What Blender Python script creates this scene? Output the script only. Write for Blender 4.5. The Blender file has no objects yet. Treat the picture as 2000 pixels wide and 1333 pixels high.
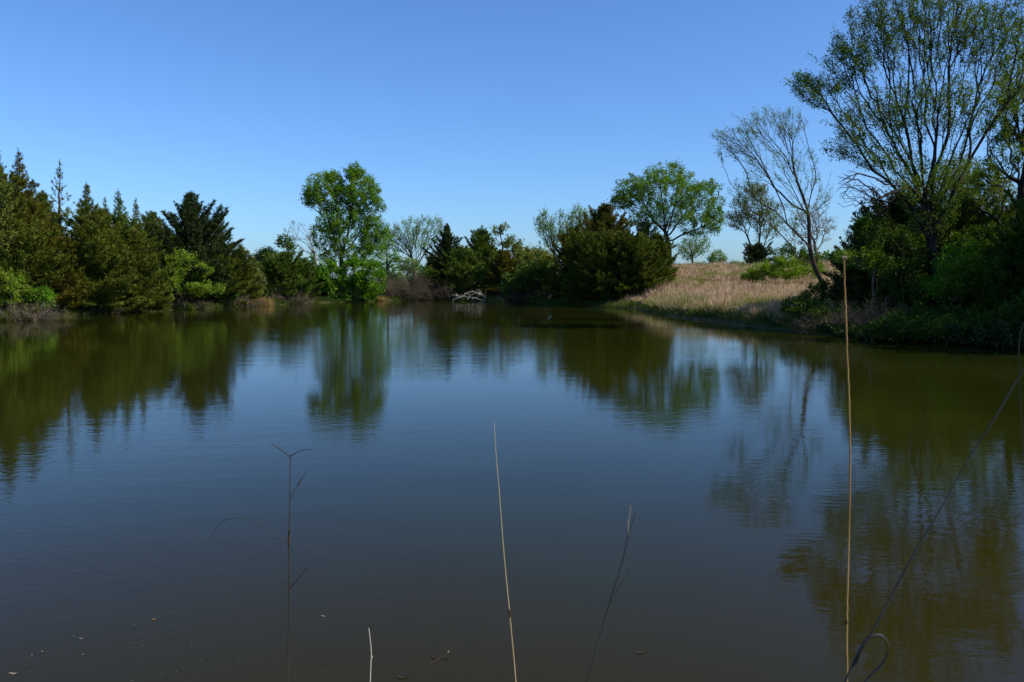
import bpy, math
import numpy as np
from math import radians
from mathutils import Vector

rng = np.random.default_rng(11)
sc = bpy.context.scene
COL = sc.collection

# ------------------------------------------------------------------ camera
F, CX, CY = 1540.0, 1000.0, 666.5
HOR = 545.0
CAM = np.array([0.0, 0.0, 2.5])
PITCH = math.atan((CY - HOR) / F)
cd = bpy.data.cameras.new("camera")
cam = bpy.data.objects.new("camera", cd)
COL.objects.link(cam)
cam.location = CAM
cam.rotation_euler = (radians(90) - PITCH, 0, 0)
cd.sensor_width = 36
cd.lens = 36 * F / 2000
cd.clip_end = 5000
cd.dof.use_dof = True
cd.dof.focus_distance = 5.0
cd.dof.aperture_fstop = 8.0
sc.camera = cam

# ------------------------------------------------------------------ world + sun
SUN_AZ = 106.0      # degrees clockwise from the view direction (+Y): from the right
SUN_EL = 42.0
w = bpy.data.worlds.new("World"); sc.world = w; w.use_nodes = True
nt = w.node_tree; nt.nodes.clear()
sky = nt.nodes.new("ShaderNodeTexSky"); sky.sky_type = 'NISHITA'
sky.sun_disc = False
sky.sun_elevation = radians(SUN_EL)
sky.sun_rotation = radians(SUN_AZ)
sky.altitude = 300; sky.air_density = 1.0; sky.dust_density = 1.0; sky.ozone_density = 3.0
bg = nt.nodes.new("ShaderNodeBackground"); bg.inputs[1].default_value = 0.11
wo = nt.nodes.new("ShaderNodeOutputWorld")
hs_ = nt.nodes.new("ShaderNodeMix"); hs_.data_type = 'RGBA'; hs_.blend_type = 'MULTIPLY'; hs_.inputs[0].default_value = 1
hs_.inputs[7].default_value = (.66, .95, 1.33, 1)      # the camera's deeper, more violet blue
nt.links.new(sky.outputs[0], hs_.inputs[6]); nt.links.new(hs_.outputs[2], bg.inputs[0]); nt.links.new(bg.outputs[0], wo.inputs[0])
sd = bpy.data.lights.new("sun", 'SUN'); sd.energy = 4.4; sd.angle = radians(0.5); sd.color = (1, 0.91, 0.72)
sun = bpy.data.objects.new("sun", sd); COL.objects.link(sun)
az, el = radians(SUN_AZ), radians(SUN_EL)
sdir = Vector((math.sin(az) * math.cos(el), math.cos(az) * math.cos(el), math.sin(el)))
sun.rotation_euler = sdir.to_track_quat('Z', 'Y').to_euler()
sun.location = sdir * 100
sc.view_settings.view_transform = 'Standard'; sc.view_settings.look = 'None'
sc.view_settings.gamma = 1; sc.view_settings.exposure = 0.3
sc.view_settings.use_curve_mapping = False
cy = sc.cycles
cy.max_bounces = 5; cy.diffuse_bounces = 2; cy.glossy_bounces = 3; cy.transmission_bounces = 3
cy.use_denoising = True

# ------------------------------------------------------------------ helpers
def ray(px, py):
    c, s = math.cos(PITCH), math.sin(PITCH)
    u, v = (px - CX) / F, (CY - py) / F
    return np.array([u, c + v * s, -s + v * c])

def at(px, py, Y):
    d = ray(px, py)
    return CAM + d * (Y / d[1])

def on_water(px, py):
    d = ray(px, py)
    return CAM + d * (-CAM[2] / d[2])

def tag(o, label=None, cat=None, group=None, kind=None):
    if label: o["label"] = label
    if cat: o["category"] = cat
    if group: o["group"] = group
    if kind: o["kind"] = kind
    return o

def empty(name, loc, label, cat, group=None):
    o = bpy.data.objects.new(name, None); o.empty_display_size = 0.3
    COL.objects.link(o); o.location = [float(a) for a in loc]
    return tag(o, label, cat, group)

def mesh_obj(name, V, Fc, mat, parent=None, smooth=False):
    """V (n,3); Fc (m,k) with k=3 or 4, or a list of such arrays"""
    V = np.asarray(V, dtype=np.float32)
    if not isinstance(Fc, list): Fc = [Fc]
    Fc = [np.asarray(f, dtype=np.int32) for f in Fc if len(f)]
    me = bpy.data.meshes.new(name)
    me.vertices.add(len(V)); me.vertices.foreach_set("co", V.ravel())
    nl = sum(f.size for f in Fc); npoly = sum(len(f) for f in Fc)
    me.loops.add(nl); me.loops.foreach_set("vertex_index", np.concatenate([f.ravel() for f in Fc]))
    me.polygons.add(npoly)
    tot = np.concatenate([np.full(len(f), f.shape[1], dtype=np.int32) for f in Fc])
    st = np.concatenate([[0], np.cumsum(tot)[:-1]]).astype(np.int32)
    me.polygons.foreach_set("loop_start", st)
    me.polygons.foreach_set("loop_total", tot)
    if smooth: me.polygons.foreach_set("use_smooth", np.ones(npoly, dtype=bool))
    me.update(calc_edges=True)
    me.materials.append(mat)
    o = bpy.data.objects.new(name, me); COL.objects.link(o)
    if parent is not None: o.parent = parent
    return o

def norm(a):
    return a / np.maximum(np.linalg.norm(a, axis=-1, keepdims=True), 1e-9)

def rand_dirs(n):
    return norm(rng.normal(size=(n, 3)))

def blades(P, D, L, W, N=None):
    """rhombus leaves: start P, direction D, length L, width W; returns V,F"""
    n = len(P)
    D = norm(D)
    R = rand_dirs(n) if N is None else N
    S = norm(np.cross(D, R))
    L = np.broadcast_to(L, (n,))[:, None]; W = np.broadcast_to(W, (n,))[:, None]
    V = np.stack([P, P + D * L * 0.45 + S * W * 0.5, P + D * L, P + D * L * 0.45 - S * W * 0.5], axis=1)
    Fc = np.arange(4 * n, dtype=np.int32).reshape(n, 4)
    return V.reshape(-1, 3), Fc

def tubes(A, B, ra, rb, da=None, db=None, sides=5):
    """open prisms from A to B with end radii and end directions"""
    n = len(A)
    d = norm(B - A)
    da = d if da is None else da; db = d if db is None else db
    up = np.where(np.abs(d[:, 2:3]) > 0.9, np.array([[1., 0, 0]]), np.array([[0, 0, 1.]]))
    def frame(dd):
        s = norm(np.cross(dd, up)); t = np.cross(s, dd)
        return s, t
    a = np.arange(sides) * 2 * math.pi / sides
    out = []
    for C, r, dd in ((A, ra, da), (B, rb, db)):
        s, t = frame(dd)
        ring = C[:, None] + (s[:, None] * np.cos(a)[None, :, None] + t[:, None] * np.sin(a)[None, :, None]) * np.asarray(r)[:, None, None]
        out.append(ring)
    V = np.concatenate(out, axis=1).reshape(-1, 3)
    base = (np.arange(n) * 2 * sides)[:, None]
    i = np.arange(sides); j = (i + 1) % sides
    Fc = np.stack([base + i, base + j, base + sides + j, base + sides + i], axis=-1).reshape(-1, 4)
    return V, Fc

def join(parts):
    Vs, Fs, o = [], [], 0
    for V, Fc in parts:
        Vs.append(V); Fs.append(Fc + o); o += len(V)
    return np.concatenate(Vs), np.concatenate(Fs)

def polytube(pts, radii, sides=8):
    """one continuous tube with closed tip along pts"""
    pts = np.asarray(pts, float); n = len(pts)
    d = np.gradient(pts, axis=0); d = norm(d)
    ref = np.array([0.13, 0.97, 0.2])
    s = norm(np.cross(d, ref)); t = np.cross(s, d)
    a = np.arange(sides) * 2 * math.pi / sides
    V = (pts[:, None] + (s[:, None] * np.cos(a)[None, :, None] + t[:, None] * np.sin(a)[None, :, None]) * np.asarray(radii)[:, None, None]).reshape(-1, 3)
    i = np.arange(sides); j = (i + 1) % sides
    Fc = np.concatenate([np.stack([k * sides + i, k * sides + j, (k + 1) * sides + j, (k + 1) * sides + i], -1) for k in range(n - 1)])
    return V, Fc

def spline(pts, m=8):
    """Catmull-Rom through pts (n,3)"""
    P = np.asarray(pts, float)
    P = np.vstack([2 * P[0] - P[1], P, 2 * P[-1] - P[-2]])
    out = []
    for k in range(1, len(P) - 2):
        t = np.linspace(0, 1, m, endpoint=False)[:, None]
        a, b, c, d = P[k - 1], P[k], P[k + 1], P[k + 2]
        out.append(0.5 * (2 * b + (c - a) * t + (2 * a - 5 * b + 4 * c - d) * t ** 2 + (-a + 3 * b - 3 * c + d) * t ** 3))
    out.append(P[-2][None])
    return np.concatenate(out)

# ------------------------------------------------------------------ materials
def new_mat(name):
    m = bpy.data.materials.new(name); m.use_nodes = True
    m.node_tree.nodes.clear()
    return m, m.node_tree

def leaf_mat(name, cols, transl=0.3, rough=0.55, clump=0.5, scale=0.6, spec=0.08):
    m, t = new_mat(name); N = t.nodes; L = t.links
    geo = N.new("ShaderNodeNewGeometry")
    tc = N.new("ShaderNodeTexCoord")
    noi = N.new("ShaderNodeTexNoise"); noi.inputs["Scale"].default_value = scale; noi.inputs["Detail"].default_value = 3
    L.new(tc.outputs["Object"], noi.inputs["Vector"])
    mr = N.new("ShaderNodeMapRange"); mr.inputs[1].default_value = 0.3; mr.inputs[2].default_value = 0.7
    L.new(noi.outputs["Fac"], mr.inputs[0])
    mx = N.new("ShaderNodeMix"); mx.data_type = 'FLOAT'; mx.inputs[0].default_value = clump
    L.new(geo.outputs["Random Per Island"], mx.inputs[2]); L.new(mr.outputs[0], mx.inputs[3])
    cr = N.new("ShaderNodeValToRGB")
    el = cr.color_ramp.elements
    while len(el) < len(cols): el.new(0.5)
    for k, c in enumerate(cols):
        el[k].position = 0.12 + 0.76 * k / (len(cols) - 1); el[k].color = (*c, 1)
    L.new(mx.outputs[0], cr.inputs[0])
    p = N.new("ShaderNodeBsdfPrincipled"); p.inputs["Roughness"].default_value = rough
    p.inputs["Specular IOR Level"].default_value = spec
    L.new(cr.outputs[0], p.inputs["Base Color"])
    tr = N.new("ShaderNodeBsdfTranslucent")
    hs = N.new("ShaderNodeHueSaturation"); hs.inputs["Saturation"].default_value = 1.15; hs.inputs["Value"].default_value = 1.3
    L.new(cr.outputs[0], hs.inputs["Color"]); L.new(hs.outputs[0], tr.inputs[0])
    ms = N.new("ShaderNodeMixShader"); ms.inputs[0].default_value = transl
    L.new(p.outputs[0], ms.inputs[1]); L.new(tr.outputs[0], ms.inputs[2])
    o = N.new("ShaderNodeOutputMaterial"); L.new(ms.outputs[0], o.inputs[0])
    return m

def bark_mat(name, c1, c2, scale=6, bump=0.4):
    m, t = new_mat(name); N = t.nodes; L = t.links
    tc = N.new("ShaderNodeTexCoord"); mp = N.new("ShaderNodeMapping"); mp.inputs["Scale"].default_value = (1, 1, 0.3)
    L.new(tc.outputs["Object"], mp.inputs[0])
    noi = N.new("ShaderNodeTexNoise"); noi.inputs["Scale"].default_value = scale; noi.inputs["Detail"].default_value = 6
    L.new(mp.outputs[0], noi.inputs["Vector"])
    cr = N.new("ShaderNodeValToRGB"); cr.color_ramp.elements[0].position = 0.3; cr.color_ramp.elements[1].position = 0.7
    cr.color_ramp.elements[0].color = (*c1, 1); cr.color_ramp.elements[1].color = (*c2, 1)
    L.new(noi.outputs["Fac"], cr.inputs[0])
    p = N.new("ShaderNodeBsdfPrincipled"); p.inputs["Roughness"].default_value = 0.9; p.inputs["Specular IOR Level"].default_value = 0.15
    L.new(cr.outputs[0], p.inputs["Base Color"])
    b = N.new("ShaderNodeBump"); b.inputs["Strength"].default_value = bump; b.inputs["Distance"].default_value = 0.03
    L.new(noi.outputs["Fac"], b.inputs["Height"]); L.new(b.outputs[0], p.inputs["Normal"])
    o = N.new("ShaderNodeOutputMaterial"); L.new(p.outputs[0], o.inputs[0])
    return m

M = {}
M['cedar'] = leaf_mat("cedar_foliage", [(.042, .058, .007), (.085, .108, .013), (.15, .165, .023)], .18, scale=.5)
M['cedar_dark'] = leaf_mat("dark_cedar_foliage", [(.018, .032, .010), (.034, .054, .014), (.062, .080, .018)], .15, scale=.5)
M['cedar_rust'] = leaf_mat("rusty_cedar_foliage", [(.046, .050, .007), (.090, .090, .011), (.16, .135, .018)], .18, scale=.5)
M['cedar_green'] = leaf_mat("green_cedar_foliage", [(.038, .066, .009), (.074, .118, .015), (.125, .165, .027)], .2, scale=.5)
M['cotton'] = leaf_mat("cottonwood_leaves", [(.062, .135, .014), (.12, .225, .024), (.21, .33, .042)], .45, scale=.45)
M['spring'] = leaf_mat("spring_shrub_leaves", [(.085, .15, .012), (.16, .24, .022), (.27, .36, .045)], .35, scale=.7)
M['bright'] = leaf_mat("bright_shrub_leaves", [(.045, .11, .006), (.09, .20, .012), (.17, .32, .024)], .35, scale=.7)
M['yellowgreen'] = leaf_mat("yellow_green_leaves", [(.07, .09, .015), (.14, .17, .03), (.22, .24, .055)], .35, scale=.6)
M['elm'] = leaf_mat("elm_leaves", [(.065, .130, .015), (.12, .215, .028), (.21, .33, .052)], .4, scale=.5)
M['pale'] = leaf_mat("pale_spring_leaves", [(.10, .17, .055), (.17, .26, .085), (.26, .36, .13)], .4, scale=.5)
M['olive'] = leaf_mat("olive_leaves", [(.07, .095, .022), (.12, .145, .035), (.19, .20, .06)], .35, scale=.5)
M['bigleaf'] = leaf_mat("big_tree_leaves", [(.060, .100, .014), (.11, .17, .024), (.20, .27, .045)], .4, scale=.5)
M['grey'] = leaf_mat("grey_buds", [(.14, .13, .10), (.20, .19, .14), (.27, .26, .19)], .3, scale=.5)
M['shade'] = leaf_mat("deep_green_shaded_leaves", [(.026, .050, .007), (.052, .095, .011), (.10, .17, .020)], .3, scale=.6)  # deep green, with the shade of the thickets put into the colour
M['straw'] = leaf_mat("dry_bluestem_grass", [(.24, .14, .085), (.44, .29, .18), (.66, .52, .34), (.33, .20, .125), (.52, .37, .24), (.62, .52, .30)], .3, scale=.16, clump=.72)
M['grass'] = leaf_mat("bank_grass", [(.035, .065, .012), (.07, .11, .02), (.16, .15, .05)], .3, scale=.3)
M['newgrass'] = leaf_mat("new_field_grass", [(.10, .14, .025), (.19, .22, .05), (.32, .30, .10)], .3, scale=.3)
M['reed'] = leaf_mat("dry_reeds", [(.17, .10, .035), (.28, .19, .075), (.36, .29, .13)], .3)
M['bark'] = bark_mat("grey_brown_bark", (.030, .023, .017), (.085, .066, .050))
M['bark_dark'] = bark_mat("dark_bark", (.018, .014, .011), (.055, .044, .034))
M['bark_pale'] = bark_mat("pale_bark", (.13, .11, .09), (.26, .22, .18))
M['twig'] = bark_mat("brush_twigs", (.075, .060, .040), (.18, .145, .10), 2.0, .1)
M['twig_dark'] = bark_mat("shaded_brush_twigs", (.050, .042, .030), (.12, .10, .070), 2.0, .1)
M['driftwood'] = bark_mat("bleached_dead_wood", (.24, .22, .19), (.46, .43, .38), 4, .3)

# ------------------------------------------------------------------ terrain
SHORE_PX = [(0, 628), (60, 624), (130, 619), (250, 611), (330, 606), (420, 601), (515, 597), (560, 595), (610, 592), (700, 590),
            (755, 588), (830, 586), (900, 588), (960, 589), (1060, 594), (1160, 600), (1225, 603), (1243, 604), (1262, 609),
            (1300, 616), (1345, 623), (1400, 629), (1450, 637), (1520, 644), (1600, 654), (1700, 663), (1800, 669), (1900, 673), (2000, 680)]
shore = [on_water(*p)[:2] for p in SHORE_PX]
near = [(23, 25), (26, 18), (24, 10), (15, 5.2), (6, 3.6), (0, 3.3), (-8, 3.5), (-20, 5), (-33, 12), (-40, 24), (-38, 38)]
POND = np.array([tuple(p) for p in shore] + near)
_A = POND; _B = np.roll(POND, -1, axis=0)

def pond_sd(X, Y):
    """signed distance: positive outside the pond"""
    P = np.stack([X, Y], -1).reshape(-1, 2)
    best = np.full(len(P), 1e9); inside = np.zeros(len(P), bool)
    for a, b in zip(_A, _B):
        ab = b - a; t = np.clip(((P - a) @ ab) / (ab @ ab), 0, 1)
        best = np.minimum(best, np.linalg.norm(P - a - t[:, None] * ab, axis=1))
        c = (a[1] > P[:, 1]) != (b[1] > P[:, 1])
        with np.errstate(divide='ignore', invalid='ignore'):
            xi = (b[0] - a[0]) * (P[:, 1] - a[1]) / (b[1] - a[1]) + a[0]
        inside ^= c & (P[:, 0] < xi)
    return np.where(inside, -best, best).reshape(np.shape(X))

def smooth(x, a, b):
    t = np.clip((x - a) / (b - a), 0, 1); return t * t * (3 - 2 * t)

def lumps(X, Y):
    return (np.sin(X * .9 + 1.3 * np.sin(Y * .5)) * np.cos(Y * .8 + .7 * np.sin(X * .37)) * .5
            + .5 * np.sin(X * 2.3 + Y * 1.1) * np.sin(Y * 1.9 - X * .7))

def ground_z(X, Y):
    X = np.asarray(X, float); Y = np.asarray(Y, float)
    d = pond_sd(X, Y)
    d = d + lumps(X * 1.7, Y * 1.7) * .18
    bank = .34 + .46 * smooth(X, 9, 13) * smooth(Y, 36, 42)
    out = bank * (1 - np.exp(-np.maximum(d, 0) / 0.5)) + 0.014 * np.clip(d, 0, 60)
    ins = np.clip(d * .35, -2.2, 0)
    fld = smooth(X, 4, 16) * smooth(Y, 46, 108) * 2.75 * (1 - .5 * smooth(Y, 130, 300))
    z = np.where(d > 0, out + fld * smooth(d, 0, 6), ins)
    z = z + np.where(d > 0, lumps(X, Y) * .06 * smooth(d, 0, 3), 0)
    return z

def gz(x, y):
    return float(ground_z(np.array([x]), np.array([y]))[0])

def axis(fine0, fine1, step, far0, far1):
    a = list(np.arange(fine0, fine1 + step / 2, step))
    s, x = step, fine1
    while x < far1: s *= 1.25; x += s; a.append(x)
    s, x = step, fine0
    while x > far0: s *= 1.25; x -= s; a.insert(0, x)
    return np.array(a)
gx = axis(-46, 60, .5, -1500, 1500); gy = axis(-4, 125, .5, -600, 2500)
GX, GY = np.meshgrid(gx, gy)
V = np.stack([GX, GY, ground_z(GX, GY)], -1).reshape(-1, 3)
nx, ny = len(gx), len(gy)
ii = (np.arange(ny - 1)[:, None] * nx + np.arange(nx - 1)[None]).ravel()
m, t = new_mat("ground_earth"); N = t.nodes; L = t.links
tc = N.new("ShaderNodeTexCoord")
def noise(scale, detail=5):
    n = N.new("ShaderNodeTexNoise"); n.inputs["Scale"].default_value = scale; n.inputs["Detail"].default_value = detail
    L.new(tc.outputs["Object"], n.inputs["Vector"]); return n
def ramp(src, stops):
    r = N.new("ShaderNodeValToRGB"); e = r.color_ramp.elements
    while len(e) < len(stops): e.new(.5)
    for k, (p, c) in enumerate(stops): e[k].position = p; e[k].color = (*c, 1)
    L.new(src, r.inputs[0]); return r
r1 = ramp(noise(.35).outputs["Fac"], [(.3, (.13, .085, .055)), (.5, (.20, .14, .09)), (.7, (.11, .11, .045))])
r2 = ramp(noise(9, 8).outputs["Fac"], [(.3, (.45, .45, .45)), (.7, (1, 1, 1))])
mul = N.new("ShaderNodeMix"); mul.data_type = 'RGBA'; mul.blend_type = 'MULTIPLY'; mul.inputs[0].default_value = 1
L.new(r1.outputs[0], mul.inputs[6]); L.new(r2.outputs[0], mul.inputs[7])
at_ = N.new("ShaderNodeAttribute"); at_.attribute_name = "damp"
mud = ramp(noise(3).outputs["Fac"], [(.35, (.045, .038, .022)), (.65, (.065, .075, .025))])
mix = N.new("ShaderNodeMix"); mix.data_type = 'RGBA'
L.new(at_.outputs["Fac"], mix.inputs[0]); L.new(mul.outputs[2], mix.inputs[6]); L.new(mud.outputs[0], mix.inputs[7])
p = N.new("ShaderNodeBsdfPrincipled"); p.inputs["Roughness"].default_value = .95; p.inputs["Specular IOR Level"].default_value = .1
L.new(mix.outputs[2], p.inputs["Base Color"])
b = N.new("ShaderNodeBump"); b.inputs["Strength"].default_value = .8; b.inputs["Distance"].default_value = .08
L.new(noise(7, 8).outputs["Fac"], b.inputs["Height"]); L.new(b.outputs[0], p.inputs["Normal"])
o = N.new("ShaderNodeOutputMaterial"); L.new(p.outputs[0], o.inputs[0])
ground = mesh_obj("ground", V, np.stack([ii, ii + 1, ii + nx + 1, ii + nx], -1), m, smooth=True)
tag(ground, kind="structure")
damp = (1 - smooth(pond_sd(GX, GY) + lumps(GX * 2, GY * 2) * .3, .5, 1.1)).ravel().astype(np.float32)
# earth under the wooded stretches is dark litter rather than tan field
wood = np.maximum(1 - smooth(GX, 6, 12), np.where((GX > 14) & (GY < 45), 1 - smooth(GY, 38, 45), 0)).ravel()
damp = np.maximum(damp, wood * .85).astype(np.float32)
a_ = ground.data.attributes.new("damp", 'FLOAT', 'POINT'); a_.data.foreach_set("value", damp)

# ------------------------------------------------------------------ water
m, t = new_mat("pond_water"); N = t.nodes; L = t.links
tc = N.new("ShaderNodeTexCoord")
def wnoise(sx, sy, scale, detail, rot=0):
    mp = N.new("ShaderNodeMapping"); mp.inputs["Scale"].default_value = (sx, sy, 1); mp.inputs["Rotation"].default_value = (0, 0, radians(rot))
    L.new(tc.outputs["Object"], mp.inputs[0])
    n = N.new("ShaderNodeTexNoise"); n.inputs["Scale"].default_value = scale; n.inputs["Detail"].default_value = detail
    n.inputs["Roughness"].default_value = .45
    L.new(mp.outputs[0], n.inputs["Vector"]); return n
def mth(op, a, b):
    n = N.new("ShaderNodeMath"); n.operation = op
    for k, v in enumerate((a, b)):
        if isinstance(v, (int, float)): n.inputs[k].default_value = v
        else: L.new(v, n.inputs[k])
    return n.outputs[0]
rip = wnoise(1.0, 2.2, 4.5, 2, 18)       # small ripples
swl = wnoise(.6, 1.6, 1.1, 2, -14)       # slow undulation
fine = wnoise(1, 2.0, 17, 1, 8)
calm = wnoise(.5, 1, .10, 3, 20)         # breeze patches
cm = N.new("ShaderNodeMapRange"); cm.inputs[1].default_value = .42; cm.inputs[2].default_value = .66
cm.inputs[3].default_value = .45; cm.inputs[4].default_value = 1.5
L.new(calm.outputs["Fac"], cm.inputs[0])
h = mth('ADD', mth('MULTIPLY', rip.outputs["Fac"], .0023), mth('MULTIPLY', swl.outputs["Fac"], .0036))
h = mth('ADD', h, mth('MULTIPLY', fine.outputs["Fac"], .0005))
h = mth('MULTIPLY', h, cm.outputs[0])
bp = N.new("ShaderNodeBump"); bp.inputs["Strength"].default_value = 1; bp.inputs["Distance"].default_value = 1.0
L.new(h, bp.inputs["Height"])
p = N.new("ShaderNodeBsdfPrincipled"); p.inputs["Roughness"].default_value = .035; p.inputs["IOR"].default_value = 1.22
mur = wnoise(1, 1, .22, 4)
cr = N.new("ShaderNodeValToRGB"); cr.color_ramp.elements[0].position = .35; cr.color_ramp.elements[1].position = .7
cr.color_ramp.elements[0].color = (.0150, .0180, .0022, 1); cr.color_ramp.elements[1].color = (.0215, .0235, .0030, 1)
L.new(mur.outputs["Fac"], cr.inputs[0])
sx = N.new("ShaderNodeSeparateXYZ"); L.new(tc.outputs["Object"], sx.inputs[0])
sh = N.new("ShaderNodeMapRange"); sh.interpolation_type = 'SMOOTHSTEP'; sh.inputs[1].default_value = 10; sh.inputs[2].default_value = 4.5
L.new(mth('ADD', sx.outputs[1], mth('MULTIPLY', mth('SUBTRACT', mur.outputs["Fac"], .5), 9)), sh.inputs[0])
bm = N.new("ShaderNodeMix"); bm.data_type = 'RGBA'      # the muddy bottom shows through where the pond shoals
bm.inputs[7].default_value = (.0235, .0185, .0016, 1)
L.new(sh.outputs[0], bm.inputs[0]); L.new(cr.outputs[0], bm.inputs[6]); L.new(bm.outputs[2], p.inputs["Base Color"])
L.new(bp.outputs[0], p.inputs["Normal"])
o = N.new("ShaderNodeOutputMaterial"); L.new(p.outputs[0], o.inputs[0])
V = np.array([(-70, -2, 0), (70, -2, 0), (70, 110, 0), (-70, 110, 0)], float)
water = mesh_obj("water", V, np.array([[0, 1, 2, 3]]), m)
tag(water, kind="structure")

# ------------------------------------------------------------------ woody plants
class Skel:
    def __init__(s, max_n=60000):
        s.P = np.zeros((max_n, 3)); s.par = np.full(max_n, -1); s.D = np.zeros((max_n, 3)); s.path = np.zeros(max_n); s.n = 0
        s.ok = np.ones(max_n, bool)
    def add(s, p, par, ok=True):
        k = s.n; s.P[k] = p; s.par[k] = par; s.ok[k] = ok
        if par >= 0:
            v = s.P[k] - s.P[par]; l = np.linalg.norm(v); s.D[k] = v / max(l, 1e-6); s.path[k] = s.path[par] + l
        else: s.D[k] = (0, 0, 1)
        s.n += 1; return k
    def line(s, pts, step, par=None, ok0=0.0, wob=0.0):
        """polyline; attaches to nearest node unless it is the first"""
        pts = spline(pts, 6)
        if s.n and par is None:
            par = int(np.argmin(np.linalg.norm(s.P[:s.n] - pts[0], axis=1)))
        elif not s.n: par = -1
        L_ = np.concatenate([[0], np.cumsum(np.linalg.norm(np.diff(pts, axis=0), axis=1))])
        m_ = max(2, int(L_[-1] / step) + 1)
        q = np.linspace(0, L_[-1], m_)
        R = np.stack([np.interp(q, L_, pts[:, c]) for c in range(3)], 1)
        if wob: R[1:-1] += rng.normal(size=(m_ - 2, 3)) * wob * step
        k = par
        for i_, r in enumerate(R):
            if i_ == 0 and par >= 0: continue
            k = s.add(r, k, ok=(i_ / m_ >= ok0))
        return k
    def grow(s, att, bf, step, curl=.3, wob=.06, ang=.5):
        root = s.P[0]
        order = np.argsort(np.linalg.norm(att - root, axis=1))
        for a in order:
            p = att[a]
            v = p - s.P[:s.n]; dist = np.linalg.norm(v, axis=1)
            c = (v * s.D[:s.n]).sum(1) / np.maximum(dist, 1e-6)
            cost = dist * (1 + ang * (1 - c)) + bf * s.path[:s.n] + np.where(s.ok[:s.n], 0, 1e3)
            k = int(np.argmin(cost)); l = dist[k]
            if l < step * .4: continue
            c0 = s.P[k]; c1 = c0 + s.D[k] * l * curl
            m_ = max(1, int(l / step)); kk = k
            for i_ in range(1, m_ + 1):
                u = i_ / m_
                q = (1 - u) ** 2 * c0 + 2 * u * (1 - u) * c1 + u * u * p
                if i_ < m_: q = q + rng.normal(size=3) * wob * step
                kk = s.add(q, kk)
    def finish(s, R0, power=2.2, rmin=.006):
        n = s.n; tips = np.zeros(n)
        ch = np.bincount(s.par[1:n], minlength=n)
        tips[ch == 0] = 1
        for k in range(n - 1, 0, -1): tips[s.par[k]] += tips[k]
        s.tips = tips; s.ch = ch[:n]
        s.r = np.maximum(R0 * (tips / tips[0]) ** (1 / power), rmin)
        # taper the plain trunk below the first fork a little
        return s
    def mesh(s, sides=5, taper=True):
        n = s.n; par = s.par[1:n]; k = np.arange(1, n)
        main = np.full(n, -1)
        o_ = np.argsort(s.tips[1:n], kind='stable'); main[par[o_]] = k[o_]
        ismain = main[par] == k
        rp = np.where(ismain, s.r[par], np.minimum(s.r[par], s.r[k] * 1.15))
        dseg = norm(s.P[k] - s.P[par])
        nd = s.D[:n].copy()
        has = main >= 0
        nd[has] = norm(s.D[:n][has] + s.D[main[has]])
        da = np.where(ismain[:, None], nd[par], dseg); db = nd[k]
        rb = np.where(s.ch[k] == 0, s.r[k] * .4, s.r[k])
        return tubes(s.P[par], s.P[k], rp, rb, da, db, sides)

def ell(c, r, n, hollow=.35):
    """points in an ellipsoid, biased outward"""
    d = rand_dirs(n); q = (hollow + (1 - hollow) * rng.random(n)) ** .5
    return c + d * q[:, None] * r

def px_env(spec, D, n, hollow=.3, depth=.9):
    """spec: list of (cx,cy,rx,ry,weight[,dY])"""
    wts = np.array([e[4] for e in spec], float); wts /= wts.sum()
    out = []
    for e, w_ in zip(spec, wts):
        dY = e[5] if len(e) > 5 else 0
        c = at(e[0], e[1], D + dY); sx = (D + dY) / F
        out.append(ell(c, np.array([e[2] * sx, e[2] * sx * depth, e[3] * sx]), max(2, int(n * w_)), hollow))
    return np.concatenate(out)

def leaves_on(s, count, size, spread, mat, parent, name="crown", tipmax=3, aspect=.6, droop=0.0, clus=.72):
    n = s.n
    cand = np.where((s.tips[:n] <= tipmax) & s.ok[:n])[0]
    sub = rng.choice(cand, max(1, int(len(cand) * .4)), replace=False)
    k = np.where(rng.random(count) < clus, rng.choice(sub, count), rng.choice(cand, count))
    u = rng.random((count, 1)); base = s.P[k] * u + s.P[s.par[k]] * (1 - u)
    off = rand_dirs(count) * (rng.random(count) ** .7 * spread)[:, None]
    P = base + off
    D = norm(s.D[k] * .5 + rand_dirs(count) + off / max(spread, 1e-3) * .5 + np.array([0, 0, -droop]))
    Lz = size * rng.uniform(.6, 1.3, count)
    V, Fc = blades(P, D, Lz, Lz * aspect)
    return V, Fc

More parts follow.
